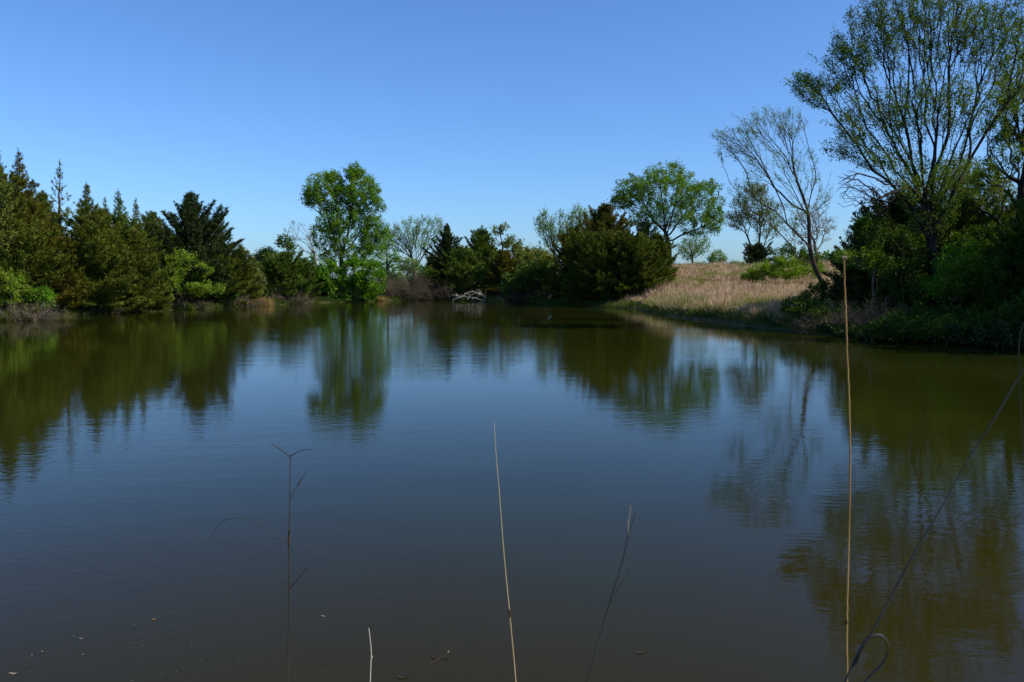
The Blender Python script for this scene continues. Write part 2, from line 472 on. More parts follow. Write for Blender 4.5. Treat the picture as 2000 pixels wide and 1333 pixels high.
def tree(name, label, cat, D, trunk_px, env, R0, natt, nleaf, lsize, spread, mat, bark='bark', limbs=(), bf=.25, step=.45,
         curl=.3, group=None, tipmax=3, hollow=.3, sides=5, base=None, extra_bare=0, rmin=.008, power=1.85, ang=.5, wob=.06, aspect=.6, clus=.6, att_ok=0.35):
    """trunk_px: [(px,py[,dY])...] from the foot up; the foot is dropped on to the ground"""
    foot = at(trunk_px[0][0], trunk_px[0][1], D)
    gzv = gz(foot[0], foot[1])
    root = empty(name, (foot[0], foot[1], gzv), label, cat, group)
    pt = [at(q[0], q[1], D + (q[2] if len(q) > 2 else 0)) for q in trunk_px]
    pt[0] = np.array([foot[0], foot[1], gzv - .15])
    s = Skel()
    s.line(pt, step, ok0=att_ok, wob=wob * .5)
    for lb in limbs:
        s.line([at(q[0], q[1], D + (q[2] if len(q) > 2 else 0)) for q in lb], step, ok0=.2, wob=wob)
    att = px_env(env, D, natt, hollow)
    att = att[att[:, 2] > gzv + .3]
    s.grow(att, bf, step, curl, wob, ang)
    s.finish(R0, power, rmin)
    o = root.location; org = np.array([o.x, o.y, o.z])
    V, Fc = s.mesh(sides)
    # flare at the foot
    mesh_obj("trunk", V - org, Fc, M[bark], root, smooth=True)
    if nleaf:
        V, Fc = leaves_on(s, nleaf, lsize, spread, mat, root, tipmax=tipmax, aspect=aspect, clus=clus)
        mesh_obj("crown", V - org, Fc, M[mat], root)
    return root, s

def cedar(label, px, top, D, wpx, mat='cedar', name="cedar_tree", nbr=120, density=1.0, open_=0.0, group=None, lean=0.0,
          sharp=1.0, base_frac=.02, cat="cedar tree", blade=.26, low=1.0, spire=.0, dense_low=True):
    """wpx: full width at the widest in photo pixels"""
    foot = at(px, HOR, D); x0, y0 = foot[0], foot[1]; z0 = gz(x0, y0)
    H = at(px, top, D)[2] - z0; R = wpx * .5 * D / F
    root = empty(name, (x0, y0, z0), label, cat, group)
    nst = 26
    tz = np.linspace(-.1, H * .985, nst)
    wv = np.cumsum(rng.normal(size=(nst, 2)) * .022 * H / 8, axis=0)
    T = np.stack([wv[:, 0] + lean * tz, wv[:, 1], tz], 1)
    r_tr = .018 * H + .03
    V, Fc = polytube(T, np.maximum(r_tr * (1 - tz / H), .012), 7)
    parts = [(V, Fc)]
    n = int(nbr * 1.6 * max(1, (R / 2.6)) ** .5)
    u = np.sort(rng.random(n) ** (1.0)) * (1 - base_frac) + base_frac     # more towards the ground
    zz = u * H * .97
    az_ = np.arange(n) * 2.39996 + rng.normal(size=n) * .5
    lumpy = 1 + .22 * np.sin(az_ * 2 + u * 9 + rng.random() * 6) + .16 * np.sin(az_ * 3 - u * 17)
    prof = np.minimum(1, (1 - u) ** (.88 * sharp) * 1.08) * np.where(u < .12, .72 + 2.2 * u, 1)
    prof = prof * (1 - (.30 + .42 * spire) * smooth(u, .55, .88) * (1 - .3 * smooth(u, .88, 1)))
    longer = np.where(rng.random(n) < .12, 1.15, 1.0)
    Lb = R * prof * lumpy * rng.uniform(.66, 1.12, n) * longer + .06
    el0 = np.where(u < .25, radians(2), np.radians(10 + 30 * u)) + rng.normal(size=n) * .13
    up = .35 + .5 * u + rng.normal(size=n) * .1
    base = np.stack([np.interp(zz, tz, T[:, 0]), np.interp(zz, tz, T[:, 1]), zz], 1)
    hd = np.stack([np.cos(az_), np.sin(az_)], 1)
    def bp_(i, t):
        L_ = Lb[i] * t
        return np.concatenate([base[i][:, :2] + hd[i] * (L_ * np.cos(el0[i]))[:, None],
                               (base[i][:, 2] + L_ * np.sin(el0[i]) + up[i] * Lb[i] * .55 * t * t)[:, None]], 1)
    idx = np.arange(n); prev = bp_(idx, np.zeros(n))
    for a, b_ in ((0, .35), (.35, .7), (.7, 1.0)):
        nxt = bp_(idx, np.full(n, b_))
        rb = .012 + .012 * Lb
        parts.append(tubes(prev, nxt, rb * (1 - a * .8), rb * (1 - b_ * .85), sides=4)); prev = nxt
    Vt, Ft = join(parts)
    mesh_obj("trunk", Vt, Ft, M['bark'], root, smooth=True)
    # sprays: secondary shoots leaving each branch, each carrying blades
    ns = np.maximum(2, (Lb ** 1.25 * 18 * density).astype(int))
    bi = np.repeat(idx, ns); m_ = len(bi)
    t_ = .12 + .88 * rng.random(m_) ** (.75)
    if open_: t_ = open_ + (1 - open_) * t_
    q = bp_(bi, t_); q2 = bp_(bi, np.minimum(t_ + .06, 1.06)); bd = norm(q2 - q)
    side = norm(np.cross(bd, [0, 0, 1])) * np.where(rng.random(m_) < .5, -1, 1)[:, None]
    sl = (.07 + .30 * Lb[bi] ** .8 * (1.15 - t_)) * rng.uniform(.4, 1.3, m_)
    sdn = norm(bd * .8 + side * .85 + rand_dirs(m_) * .45 + np.array([0, 0, .18]))
    nb = 9
    si = np.repeat(np.arange(m_), nb); tt = rng.random(len(si))
    P = q[si] + sdn[si] * (sl[si] * tt)[:, None] + rng.normal(size=(len(si), 3)) * .035
    Dv = norm(sdn[si] + rand_dirs(len(si)) * .65 + np.array([0, 0, .15]))
    Lz = blade * .68 * rng.uniform(.5, 1.3, len(si)) * np.clip(.45 + Lb[bi][si], 0, 1)
    # leader shoots at the top
    nt_ = 26
    zt = H * (1 - .07 * rng.random(nt_) ** 1.2)
    Pt = np.stack([np.interp(zt, tz, T[:, 0]), np.interp(zt, tz, T[:, 1]), zt], 1)
    P = np.vstack([P, Pt]); Dv = np.vstack([Dv, norm(rand_dirs(nt_) * .6 + [0, 0, .7])]); Lz = np.concatenate([Lz, np.full(nt_, .13)])
    V, Fc = blades(P, Dv, Lz, Lz * .30)
    mesh_obj("crown", V, Fc, M[mat], root)
    return root

def shrub(label, env, D, mat, nleaf, lsize, name="shrub", cat="shrub", natt=160, stems='twig', foot_px=None, spread=.3, R0=.05,
          group=None, hollow=.2, tipmax=4, aspect=.6, nstem=5, leafpart="foliage"):
    cx = np.average([e[0] for e in env], weights=[e[4] for e in env]) if foot_px is None else foot_px
    f = at(cx, HOR, D); z0 = gz(f[0], f[1])
    root = empty(name, (f[0], f[1], z0), label, cat, group)
    att = px_env(env, D, natt, hollow)
    g = ground_z(att[:, 0], att[:, 1]); att = att[att[:, 2] > np.maximum(g, 0) + .06]
    s = Skel()
    org = np.array([f[0], f[1], z0])
    s.add(org + [0, 0, -.1], -1)
    span = np.ptp(att[:, 0])
    for i_ in range(nstem):
        a = rng.random() * 6.28; hgt = rng.uniform(.2, .5)
        s.line([s.P[0], org + [math.cos(a) * span * .12, math.sin(a) * span * .12, hgt]], .25, par=0)
    s.grow(att, .22, .3, .35, .1)
    s.finish(R0, 2.0, .006)
    V, Fc = s.mesh(4)
    mesh_obj("stems", V - org, Fc, M[stems], root)
    if nleaf:
        V, Fc = leaves_on(s, nleaf, lsize, spread, mat, root, tipmax=tipmax, aspect=aspect, clus=.85)
        zmin = np.repeat(V.reshape(-1, 4, 3)[:, :, 2].min(1), 4)
        keep = (zmin > .02).reshape(-1, 4)[:, 0]
        V = V.reshape(-1, 4, 3)[keep].reshape(-1, 3); Fc = np.arange(len(V)).reshape(-1, 4)
        mesh_obj(leafpart, V - org, Fc, M[mat], root)
    return root

def brush(label, px0, px1, ytop, D, n, mat='twig', name="bare_brush", cat="brush", depth=1.5, thick=.012, group=None, arch=.6, kids=5):
    """leafless twiggy bush between px0 and px1"""
    c = at((px0 + px1) / 2, HOR, D); z0 = gz(c[0], c[1])
    root = empty(name, (c[0], c[1], z0), label, cat, group)
    hw = (px1 - px0) * .5 * D / F
    H = at(CX, ytop, D)[2] - z0
    bx = rng.uniform(-.6, .6, n) * hw; by = rng.uniform(-.6, .6, n) * depth
    bz = ground_z(bx + c[0], by + c[1]) - z0
    A = np.stack([bx, by, np.maximum(bz, -z0) - .03], 1)
    dirn = norm(np.stack([bx / max(hw, .1) * 1.0 + rng.normal(size=n) * .45, by / depth * .6 + rng.normal(size=n) * .35, rng.uniform(.5, 1.3, n)], 1))
    L_ = H * rng.uniform(.5, 1.15, n)
    parts = []
    def curve(A, d, L_, r0, r1, sag, segs=5):
        prev = A; out = [A]
        for k in range(1, segs + 1):
            u = k / segs
            nx_ = A + d * (L_ * u)[:, None] + np.stack([0 * L_, 0 * L_, -sag * L_ * u * u], 1) + rng.normal(size=A.shape) * .02 * L_[:, None]
            ra, rb = r0 * (1 - (u - 1 / segs)) + r1 * (u - 1 / segs), r0 * (1 - u) + r1 * u
            parts.append(tubes(prev, nx_, np.full(len(A), ra), np.full(len(A), rb), sides=3)); prev = nx_; out.append(nx_)
        return out
    st = curve(A, dirn, L_, thick * 1.6, thick * .7, arch * .5)
    for k in range(1, 6):
        S = np.repeat(st[k], kids, axis=0); dd = norm(np.repeat(dirn, kids, axis=0) + rand_dirs(len(S)) * .8 - [0, 0, .1 * k * arch])
        curve(S, dd, np.repeat(L_, kids) * rng.uniform(.12, .4, len(S)), thick * .7, thick * .35, .2, 3)
    V, Fc = join(parts)
    g_ = -z0 + .0
    V[:, 2] = np.maximum(V[:, 2], g_)
    mesh_obj("twigs", V, Fc, M[mat], root)
    return root

# ================================================================== LEFT SHORE
CG = "cedars crowded along the left shore"
cedar("tallest cedar at the left edge of the photo, its top cut by the frame", 2, 268, 50, 190, 'cedar', nbr=190, group=CG)
cedar("tall olive cedar with a ragged leader, second from the left edge", 47, 290, 51.5, 170, 'cedar_rust', nbr=180, group=CG, spire=.25)
cedar("thin half-bare cedar spire with see-through grey branches in the left row", 118, 312, 56, 120, 'cedar', nbr=90, density=.35, group=CG, spire=.1)
cedar("broad cedar with a sharp narrow top right of the half-bare spire", 177, 357, 55, 160, 'cedar', nbr=170, group=CG, spire=.35)
cedar("small pale cedar tip poking up between two sharper tops", 213, 386, 60, 80, 'cedar_green', nbr=80, group=CG, density=.7)
cedar("cedar with a slim steeple top in the middle of the left row", 242, 370, 60, 130, 'cedar_green', nbr=150, group=CG, spire=.4)
cedar("slender cedar just right of the slim steeple top", 271, 388, 61.5, 90, 'cedar', nbr=120, group=CG, spire=.3)
cedar("rounded lower cedar leaning over the water below the steeple tops", 262, 452, 59, 150, 'cedar', nbr=150, group=CG, sharp=.7)
cedar("low bushy cedar overhanging the water on the left shore", 190, 470, 56, 150, 'cedar', nbr=140, group=CG, sharp=.7)
cedar("blunt topped cedar filling the gap before the dark layered one", 318, 428, 67, 90, 'cedar', nbr=120, group=CG)
cedar("greenish cedar with a soft rounded tip just left of the dark layered cedar", 300, 412, 70, 110, 'cedar_green', nbr=160, group=CG, sharp=.7)
cedar("soft topped cedar squeezed between the two sharpest tops of the left row", 205, 408, 57.5, 120, 'cedar', nbr=160, group=CG, sharp=.65)
cedar("full cedar filling behind the half-bare spire", 92, 372, 57, 130, 'cedar_green', nbr=170, group=CG, sharp=.7)
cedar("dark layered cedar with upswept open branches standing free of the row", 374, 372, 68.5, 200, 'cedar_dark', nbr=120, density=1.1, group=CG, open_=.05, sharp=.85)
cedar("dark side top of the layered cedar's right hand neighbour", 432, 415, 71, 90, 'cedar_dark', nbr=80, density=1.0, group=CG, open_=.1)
cedar("olive cedar shoulder sloping down to the right of the layered cedar", 425, 478, 71, 110, 'cedar', nbr=120, group=CG, sharp=.7)
cedar("low olive cedar with feathery top before the yellow-green shrub", 470, 478, 73, 90, 'cedar', nbr=110, group=CG, sharp=.8)
cedar("cedar bush low behind the light green shrub, deep in shade", 110, 440, 53, 130, 'cedar_rust', nbr=130, group=CG, sharp=.7)
cedar("dense cedar low at the left edge behind bright leaves", 30, 430, 49.5, 150, 'cedar', nbr=140, group=CG, sharp=.6)
tree("leafy_tree", "thin yellow-green tree pressed between the cedars at the left edge", "tree", 48.5, [(-14, 600), (-8, 520), (-4, 440)],
     [(4, 440, 26, 60, 1), (10, 370, 14, 30, .5)], .06, 120, 1500, .16, .3, 'yellowgreen', step=.4)

shrub("bright yellow-green shrub at the left edge near the water", [(20, 560, 34, 34, 1), (-10, 545, 30, 30, .6)], 47.5, 'spring', 4200, .15)
shrub("low green shrub beside the grey brush on the left shore", [(72, 582, 34, 22, 1)], 48.8, 'bright', 2600, .14)
shrub("pale green shrub high in front of the dark layered cedar", [(358, 510, 32, 24, 1), (392, 528, 20, 16, .5), (345, 535, 24, 26, .5)], 65, 'spring', 4600, .15, foot_px=362)
shrub("spreading light green shrub reaching out over the water below the pale one", [(400, 563, 38, 12, 1), (350, 560, 34, 18, .8), (330, 540, 26, 28, .7)], 64.2, 'spring', 5200, .15, foot_px=360)
shrub("yellow-green shrub at the tip of the left shore above the orange reeds", [(498, 545, 24, 34, 1), (470, 565, 26, 20, .5)], 74.3, 'yellowgreen', 3400, .16)
shrub("small bright green bush at the waterline below the feathery cedar", [(452, 574, 18, 16, 1)], 71, 'bright', 900, .14)
brush("low grey brush sprawling on the bank at the left edge", -30, 125, 590, 47.2, 60, 'twig', depth=1.2)
brush("tangled grey brush under the overhanging light green shrub", 285, 420, 572, 65, 50, 'twig', depth=1.2)
brush("short brown brush along the waterline before the reeds", 400, 520, 572, 71, 44, 'twig', depth=1.2)
brush("twiggy brown brush beneath the low bushy cedar", 120, 260, 585, 56, 40, 'twig_dark', depth=1.0)

# ================================================================== MIDDLE, FAR SHORE
MG = "cedars along the far shore"
cedar("dark green cedar with a blunt crown left of the tall green tree", 555, 498, 80.5, 110, 'cedar_green', nbr=130, group=MG, sharp=.6, blade=.3)
cedar("low green cedar tight against the left of the tall tree", 592, 512, 83.5, 70, 'cedar_green', nbr=90, group=MG, sharp=.6, blade=.3)
cedar("low spreading cedar above the brown brush by the blunt cedar", 525, 505, 82, 70, 'cedar_green', nbr=80, group=MG, sharp=.7, blade=.3)
tree("small_tree", "little dark leafy tree with a round head above the blunt cedar", "tree", 95, [(568, 560), (566, 505), (560, 480)],
     [(556, 472, 17, 13, 1), (575, 488, 14, 10, .5)], .10, 70, 900, .26, .45, 'shade', step=.5)
brush("brown leafless brush below the blunt cedar on the far shore", 520, 612, 556, 79, 90, 'twig', depth=2)
tree("bare_tree", "pale leafless tree with fine upright twigs left of the tall green tree", "tree", 105, [(622, 540), (615, 500), (605, 470)],
     [(585, 455, 34, 26, 1), (615, 470, 28, 34, 1), (640, 450, 14, 24, .4)], .16, 260, 900, .16, .4, 'grey', 'bark_pale', bf=.35, step=.6, rmin=.014)
tree("tall_tree", "tallest bright green tree with a twin-lobed crown on the far shore", "tree", 89.5, [(668, 585), (667, 520), (668, 490), (672, 460)],
     [(634, 375, 44, 42, 1.2), (703, 375, 38, 46, 1.3), (692, 336, 22, 18, .45), (650, 345, 18, 14, .3), (726, 400, 26, 40, .6), (668, 425, 50, 34, 1.4), (672, 375, 30, 26, .5),
      (730, 455, 32, 36, .9), (608, 385, 24, 20, .4), (640, 460, 34, 34, .6), (690, 475, 46, 36, .9), (725, 500, 28, 26, .5), (650, 500, 28, 20, .4)],
     .28, 1700, 46000, .19, .36, 'cotton', 'bark_dark', clus=.2, limbs=[[(668, 500), (652, 460), (636, 410), (625, 370)], [(668, 500), (660, 440), (655, 380)],
     [(670, 495), (684, 430), (694, 350)], [(670, 500), (702, 455), (722, 410)]], bf=.4, step=.55, hollow=.1, tipmax=4)
shrub("dense bright green thicket shrub wrapped round the foot of the tall tree", [(640, 535, 32, 30, 1), (690, 535, 34, 36, 1.2), (725, 545, 30, 38, 1.2), (660, 565, 34, 22, .8)],
      85.6, 'bright', 13000, .24, foot_px=685, natt=420, spread=.4)
tree("pale_tree", "pale feathery spring tree with fanning limbs right of the tallest tree", "tree", 118, [(812, 560), (808, 520), (802, 498)],
     [(790, 450, 34, 34, 1), (840, 445, 34, 30, 1), (812, 470, 40, 26, .8), (770, 470, 22, 30, .5)], .26, 420, 5200, .22, .5, 'pale', 'bark', bf=.8, step=.7,
     limbs=[[(804, 500), (790, 470), (778, 440)], [(806, 500), (815, 465), (822, 430)], [(806, 505), (830, 475), (855, 445)]], rmin=.014)
tree("slender_tree", "slender trunked tree between the tallest and the pale feathery tree", "tree", 100, [(757, 560), (756, 510), (752, 480)],
     [(752, 470, 18, 24, 1), (770, 500, 16, 12, .4)], .12, 130, 1500, .24, .5, 'cotton', 'bark', step=.6)
brush("rounded grey-brown leafless bush right of the bright green thicket", 752, 832, 516, 92.5, 140, 'twig', depth=2.5)
shrub("mixed green shrub closing the gap between yellow-green tip and bright thicket", [(545, 565, 24, 18, .8), (590, 560, 22, 20, .8), (528, 540, 18, 20, .5)], 79.5, 'shade', 3800, .18, natt=240, spread=.35)
shrub("olive bush top catching the sun above the mid green bushes", [(1050, 503, 32, 18, 1), (1080, 512, 20, 16, .5)], 86, 'yellowgreen', 3800, .19, natt=220, spread=.4)
shrub("shadowed green bush between the rounded brown bush and the pointed cedar", [(838, 545, 22, 26, 1), (862, 560, 24, 18, .6)], 93.5, 'shade', 3600, .2, natt=220, spread=.4)
shrub("low olive bush on the skyline left of the little round-headed tree", [(520, 500, 24, 16, 1), (500, 510, 18, 14, .5)], 92, 'yellowgreen', 2600, .22, natt=160, spread=.45)
shrub("green shrub filling in behind the bleached branch pile's right end", [(975, 555, 26, 24, 1), (950, 535, 24, 24, .8)], 90.5, 'shade', 5200, .2, natt=260, spread=.4)
shrub("light green bush above the grey-brown rounded bush", [(800, 517, 26, 14, 1)], 100, 'pale', 1300, .22, spread=.4)
cedar("dark pointed cedar left of the bleached branch pile", 874, 434, 97, 110, 'cedar_dark', nbr=130, group=MG, blade=.32, open_=.05)
cedar("low dark cedar left of the pointed one, close to the pale tree", 845, 490, 98, 60, 'cedar_dark', nbr=80, group=MG, blade=.3)
cedar("blue-green pointed cedar behind the yellow-green bushes", 944, 440, 104, 110, 'cedar_green', nbr=130, group=MG, blade=.34, sharp=.9)
cedar("olive cedar above the bleached branch pile", 905, 492, 94, 100, 'cedar_green', nbr=110, group=MG, blade=.3, sharp=.6)
cedar("rust tinted cedar in front of the yellow-green bushes", 985, 490, 90, 90, 'cedar_rust', nbr=120, group=MG, blade=.3, sharp=.75)
cedar("small pointed cedar tip behind the bushes, by the far pale trees", 1056, 470, 108, 34, 'cedar_dark', nbr=60, group=MG, blade=.3)
tree("small_tree", "small crooked tree with a tufted top above the middle bushes", "tree", 100, [(983, 540), (982, 495), (980, 470)],
     [(972, 450, 13, 9, 1), (985, 445, 8, 8, .5), (968, 468, 9, 8, .3)], .09, 60, 420, .28, .4, 'yellowgreen', step=.5)
shrub("yellow-green bush mass in the middle of the far shore", [(1010, 498, 38, 30, 1), (1045, 503, 30, 24, .8), (1000, 476, 20, 18, .5), (905, 500, 26, 20, .6)], 99, 'yellowgreen', 9000, .26, natt=260, spread=.5)
shrub("mid green bushes running down to shaded water, left of the big dark cedars", [(1050, 535, 44, 30, 1), (1010, 555, 36, 26, .7)], 82, 'cedar_green', 8000, .24, natt=420, spread=.45)
shrub("green bush right behind the bleached branch pile", [(925, 545, 40, 30, 1), (900, 530, 30, 22, .6)], 93, 'yellowgreen', 3400, .22, natt=220, spread=.4)
brush("dark twiggy brush on the far shore left of the bleached pile", 825, 900, 540, 92.5, 90, 'twig_dark', depth=2)
brush("shaded twiggy brush hanging at the waterline right of the bleached pile", 960, 1090, 545, 82.5, 110, 'twig_dark', depth=2)

tree("pale_tree", "left of the pale twin trees in front of open sky, narrow and upright", "tree", 122, [(1085, 545), (1083, 505), (1080, 480)],
     [(1062, 435, 20, 30, 1), (1088, 445, 22, 36, 1), (1075, 470, 20, 20, .5)], .2, 300, 3800, .23, .5, 'pale', 'bark', bf=.8, step=.7, rmin=.014, hollow=.15)
tree("pale_tree", "right of the pale twin trees, wider topped and touching the dark cedars", "tree", 124, [(1112, 545), (1114, 505), (1116, 480)],
     [(1125, 425, 22, 30, 1), (1150, 435, 22, 34, .9), (1115, 460, 24, 26, .6), (1170, 450, 16, 26, .4)], .2, 340, 3600, .23, .5, 'pale', 'bark', bf=.8, step=.7, rmin=.014, hollow=.15)

RG = "dark cedars massed at the right of the far shore"
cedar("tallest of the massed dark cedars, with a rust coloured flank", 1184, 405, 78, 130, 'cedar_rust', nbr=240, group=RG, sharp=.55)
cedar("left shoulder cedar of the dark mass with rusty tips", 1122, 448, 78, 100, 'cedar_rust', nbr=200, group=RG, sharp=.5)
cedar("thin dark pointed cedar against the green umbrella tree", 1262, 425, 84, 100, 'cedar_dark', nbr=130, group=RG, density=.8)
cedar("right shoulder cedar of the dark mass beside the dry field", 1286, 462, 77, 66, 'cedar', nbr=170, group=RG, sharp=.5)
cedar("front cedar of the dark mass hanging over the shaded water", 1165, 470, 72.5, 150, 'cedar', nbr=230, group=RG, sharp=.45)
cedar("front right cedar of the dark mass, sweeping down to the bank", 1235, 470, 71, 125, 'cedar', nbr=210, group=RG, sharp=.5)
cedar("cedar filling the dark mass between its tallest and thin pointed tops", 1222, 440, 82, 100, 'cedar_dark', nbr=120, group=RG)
shrub("small bright shrub low in front of the massed dark cedars", [(1185, 580, 18, 7, 1)], 70.5, 'shade', 500, .16, natt=60, spread=.25)

E_env = [(1300, 375, 95, 42, 2.2), (1235, 375, 46, 34, 1), (1370, 385, 48, 38, 1), (1305, 340, 50, 26, .8), (1330, 420, 70, 26, .6), (1210, 395, 26, 16, .35), (1395, 430, 26, 26, .4), (1252, 425, 36, 22, .5), (1370, 440, 40, 26, .6), (1310, 415, 60, 30, .5)]
tree("umbrella_tree", "wide green umbrella-shaped tree standing at the left edge of the dry field", "tree", 101, [(1308, 540), (1308, 500), (1304, 472), (1299, 452)],
     E_env, .32, 1500, 36000, .20, .42, 'elm', 'bark_dark', clus=.3, limbs=[[(1300, 455), (1276, 430), (1255, 408), (1232, 390)], [(1299, 452), (1296, 410), (1290, 370)],
     [(1304, 465), (1335, 421), (1360, 380)], [(1306, 474), (1336, 458), (1372, 444), (1402, 433)], [(1302, 458), (1318, 400), (1325, 350)]], bf=.28, step=.6, hollow=.2)

# ================================================================== FIELD BACKGROUND
tree("small_tree", "hazy grey-green tree on the field crest under the umbrella tree", "tree", 150, [(1352, 540), (1353, 520), (1352, 505)],
     [(1345, 485, 28, 24, 1), (1368, 478, 24, 22, .6)], .2, 260, 2600, .28, .6, 'pale', 'bark', bf=.8, step=.9, rmin=.016)
shrub("round light green tree-like bush on the field crest", [(1400, 505, 20, 17, 1)], 160, 'pale', 1600, .34, natt=140, spread=.6, R0=.1)
shrub("low green bushes on the skyline between the round bush and the olive tree", [(1438, 516, 14, 7, 1), (1425, 520, 12, 5, .6)], 170, 'elm', 900, .34, natt=90, spread=.5)
tree("olive_tree", "open olive-green tree with several dark trunks behind the bright field bush", "tree", 112, [(1482, 530), (1478, 505), (1476, 480)],
     [(1470, 400, 44, 44, 1.3), (1440, 425, 28, 24, .5), (1500, 430, 30, 40, .7), (1478, 370, 22, 16, .3)], .22, 800, 12000, .19, .45, 'olive', 'bark_dark', bf=.6, clus=.3, step=.7,
     limbs=[[(1478, 505), (1462, 470), (1450, 435)], [(1480, 505), (1484, 460), (1482, 410)], [(1480, 508), (1496, 470), (1505, 430)]], rmin=.014, hollow=.1)
cedar("small dark cedar at the foot of the olive tree on the crest", 1478, 482, 106, 56, 'cedar_dark', nbr=80, blade=.3, sharp=.6)
shrub("dark green bush behind the leaning tree, right of the olive tree", [(1545, 500, 44, 26, 1), (1580, 505, 30, 22, .6)], 92, 'shade', 5200, .2, natt=240, spread=.4)
tree("bare_tree", "pale grey twiggy tree seen through the leaning tree", "tree", 98, [(1598, 540), (1596, 500), (1590, 470)],
     [(1580, 425, 36, 40, 1), (1605, 440, 30, 36, 1), (1560, 450, 26, 30, .6)], .2, 480, 2200, .18, .4, 'grey', 'bark_pale', bf=.38, step=.7, rmin=.013, hollow=.1)
shrub("bright green rounded bush sitting in the dry grass of the field", [(1492, 530, 32, 17, 1.0), (1538, 524, 40, 24, 1.3), (1470, 540, 20, 9, .4), (1585, 530, 26, 18, .6)], 68, 'spring', 10000, .15, natt=320, spread=.35)

# ================================================================== RIGHT
tree("leaning_tree", "sparse leaning tree with long bare limbs reaching left over the field", "tree", 46, [(1611, 580), (1609, 560), (1594, 527), (1583, 488), (1581, 445), (1580, 430), (1575, 402), (1555, 348), (1548, 309), (1546, 270), (1524, 230)],
     [(1440, 270, 40, 30, 1.0), (1490, 240, 46, 34, 1.3), (1545, 240, 30, 34, 1.0), (1420, 285, 26, 24, .5), (1500, 320, 60, 44, 1.0), (1570, 330, 34, 50, .7), (1440, 370, 24, 30, .35), (1530, 420, 50, 40, .7), (1610, 380, 16, 34, .3), (1400, 262, 14, 10, .3)],
     .15, 1100, 9000, .075, .2, 'pale', 'bark', limbs=[
      [(1583, 488), (1559, 414, 1), (1536, 375, 1.5), (1505, 352, 2), (1470, 324, 2), (1431, 301, 2.5), (1400, 274, 3), (1386, 256, 3)],
      [(1578, 410), (1548, 355, -1), (1516, 313, -1.5), (1485, 270, -2), (1450, 238, -2), (1425, 217, -2)],
      [(1583, 484), (1548, 449, -1), (1513, 422, -2), (1477, 398, -2), (1440, 375, -3), (1423, 356, -3)],
      [(1580, 430), (1602, 390, 1), (1618, 358, 1), (1624, 330, 1)],
      [(1590, 515), (1540, 500, -1), (1500, 480, -1.5), (1470, 470, -2)]], bf=.8, step=.3, curl=.25, tipmax=2, rmin=.0075, power=1.8, wob=.045, att_ok=.45)

BL = [
      [(1806, 400), (1780, 345, -1.5), (1740, 310, -2.5), (1700, 275, -3), (1660, 230, -3.5), (1620, 205, -3.5), (1565, 168, -4), (1530, 160, -4)],
      [(1806, 400), (1776, 330, 1), (1745, 260, 2), (1720, 190, 2.5), (1690, 130, 3), (1650, 90, 3.5), (1625, 45, 4)],
      [(1804, 390), (1786, 300, -1), (1775, 240, -1.5), (1765, 150, -2), (1750, 90, -2), (1740, 15, -2)],
      [(1808, 390), (1808, 280, 1.5), (1812, 180, 2), (1830, 100, 3), (1840, 0, 3), (1838, -60, 3)],
      [(1812, 410), (1850, 280, -1), (1870, 210, -2), (1890, 140, -2.5), (1912, 70, -3), (1915, -20, -3)],
      [(1816, 430), (1856, 320, 1), (1900, 250, 2), (1935, 180, 2.5), (1975, 110, 3), (2030, 40, 3)],
      [(1812, 425), (1770, 370, -2), (1730, 340, -3.5), (1690, 290, -4.5), (1640, 250, -5), (1600, 235, -5)],
      [(1818, 440), (1870, 370, -2), (1920, 320, -3), (1960, 300, -4)]]
def between(a, b, t, dy):
    """a limb rising between two others, a little nearer or farther"""
    q = []
    for k in range(7):
        u = k / 6
        pa, pb = [np.array([np.interp(u * (len(l_) - 1), range(len(l_)), [p_[c] if len(p_) > c else 0 for p_ in l_]) for c in range(3)]) for l_ in (a, b)]
        m_ = pa * (1 - t) + pb * t; q.append((m_[0] + rng.normal() * 3, m_[1] + rng.normal() * 3, m_[2] * .6 + dy * u))
    return q
BL += [between(BL[0], BL[1], .5, 3), between(BL[1], BL[2], .35, -3.5), between(BL[1], BL[2], .75, 2.5), between(BL[2], BL[3], .35, 3.5), between(BL[2], BL[3], .7, -4), between(BL[3], BL[4], .4, -3),
       between(BL[3], BL[4], .75, 4), between(BL[4], BL[5], .35, 4), between(BL[4], BL[5], .7, -3), between(BL[5], BL[7], .5, 3)]
big, sk = tree("big_tree", "huge fan-shaped tree with many rising limbs filling the upper right", "tree", 37.5,
     [(1836, 655), (1833, 600), (1826, 540), (1820, 490), (1812, 440), (1806, 405)],
     [(1600, 175, 50, 34, .8), (1660, 110, 52, 60, 1.3), (1745, 60, 60, 70, 1.6), (1840, 50, 70, 80, 1.8), (1930, 60, 70, 80, 1.8), (1990, 130, 50, 90, 1.0), (1700, 220, 80, 50, 1.1),
      (1790, 200, 80, 70, 1.3), (1890, 200, 80, 70, 1.2), (1650, 280, 50, 32, .45), (1560, 160, 24, 22, .25), (1820, -60, 150, 50, 1.6), (2020, 20, 50, 80, .8), (1690, 30, 40, 30, .3), (1780, 350, 60, 55, .7), (1860, 345, 60, 55, .8), (1820, 420, 50, 40, .5), (1720, 300, 60, 36, .5)],
     .22, 5600, 88000, .085, .2, 'bigleaf', 'bark_dark', clus=.35, limbs=BL, bf=.65, step=.32, curl=.2, tipmax=8, rmin=.007, power=2.05, hollow=.05, wob=.04, sides=6, ang=.7)
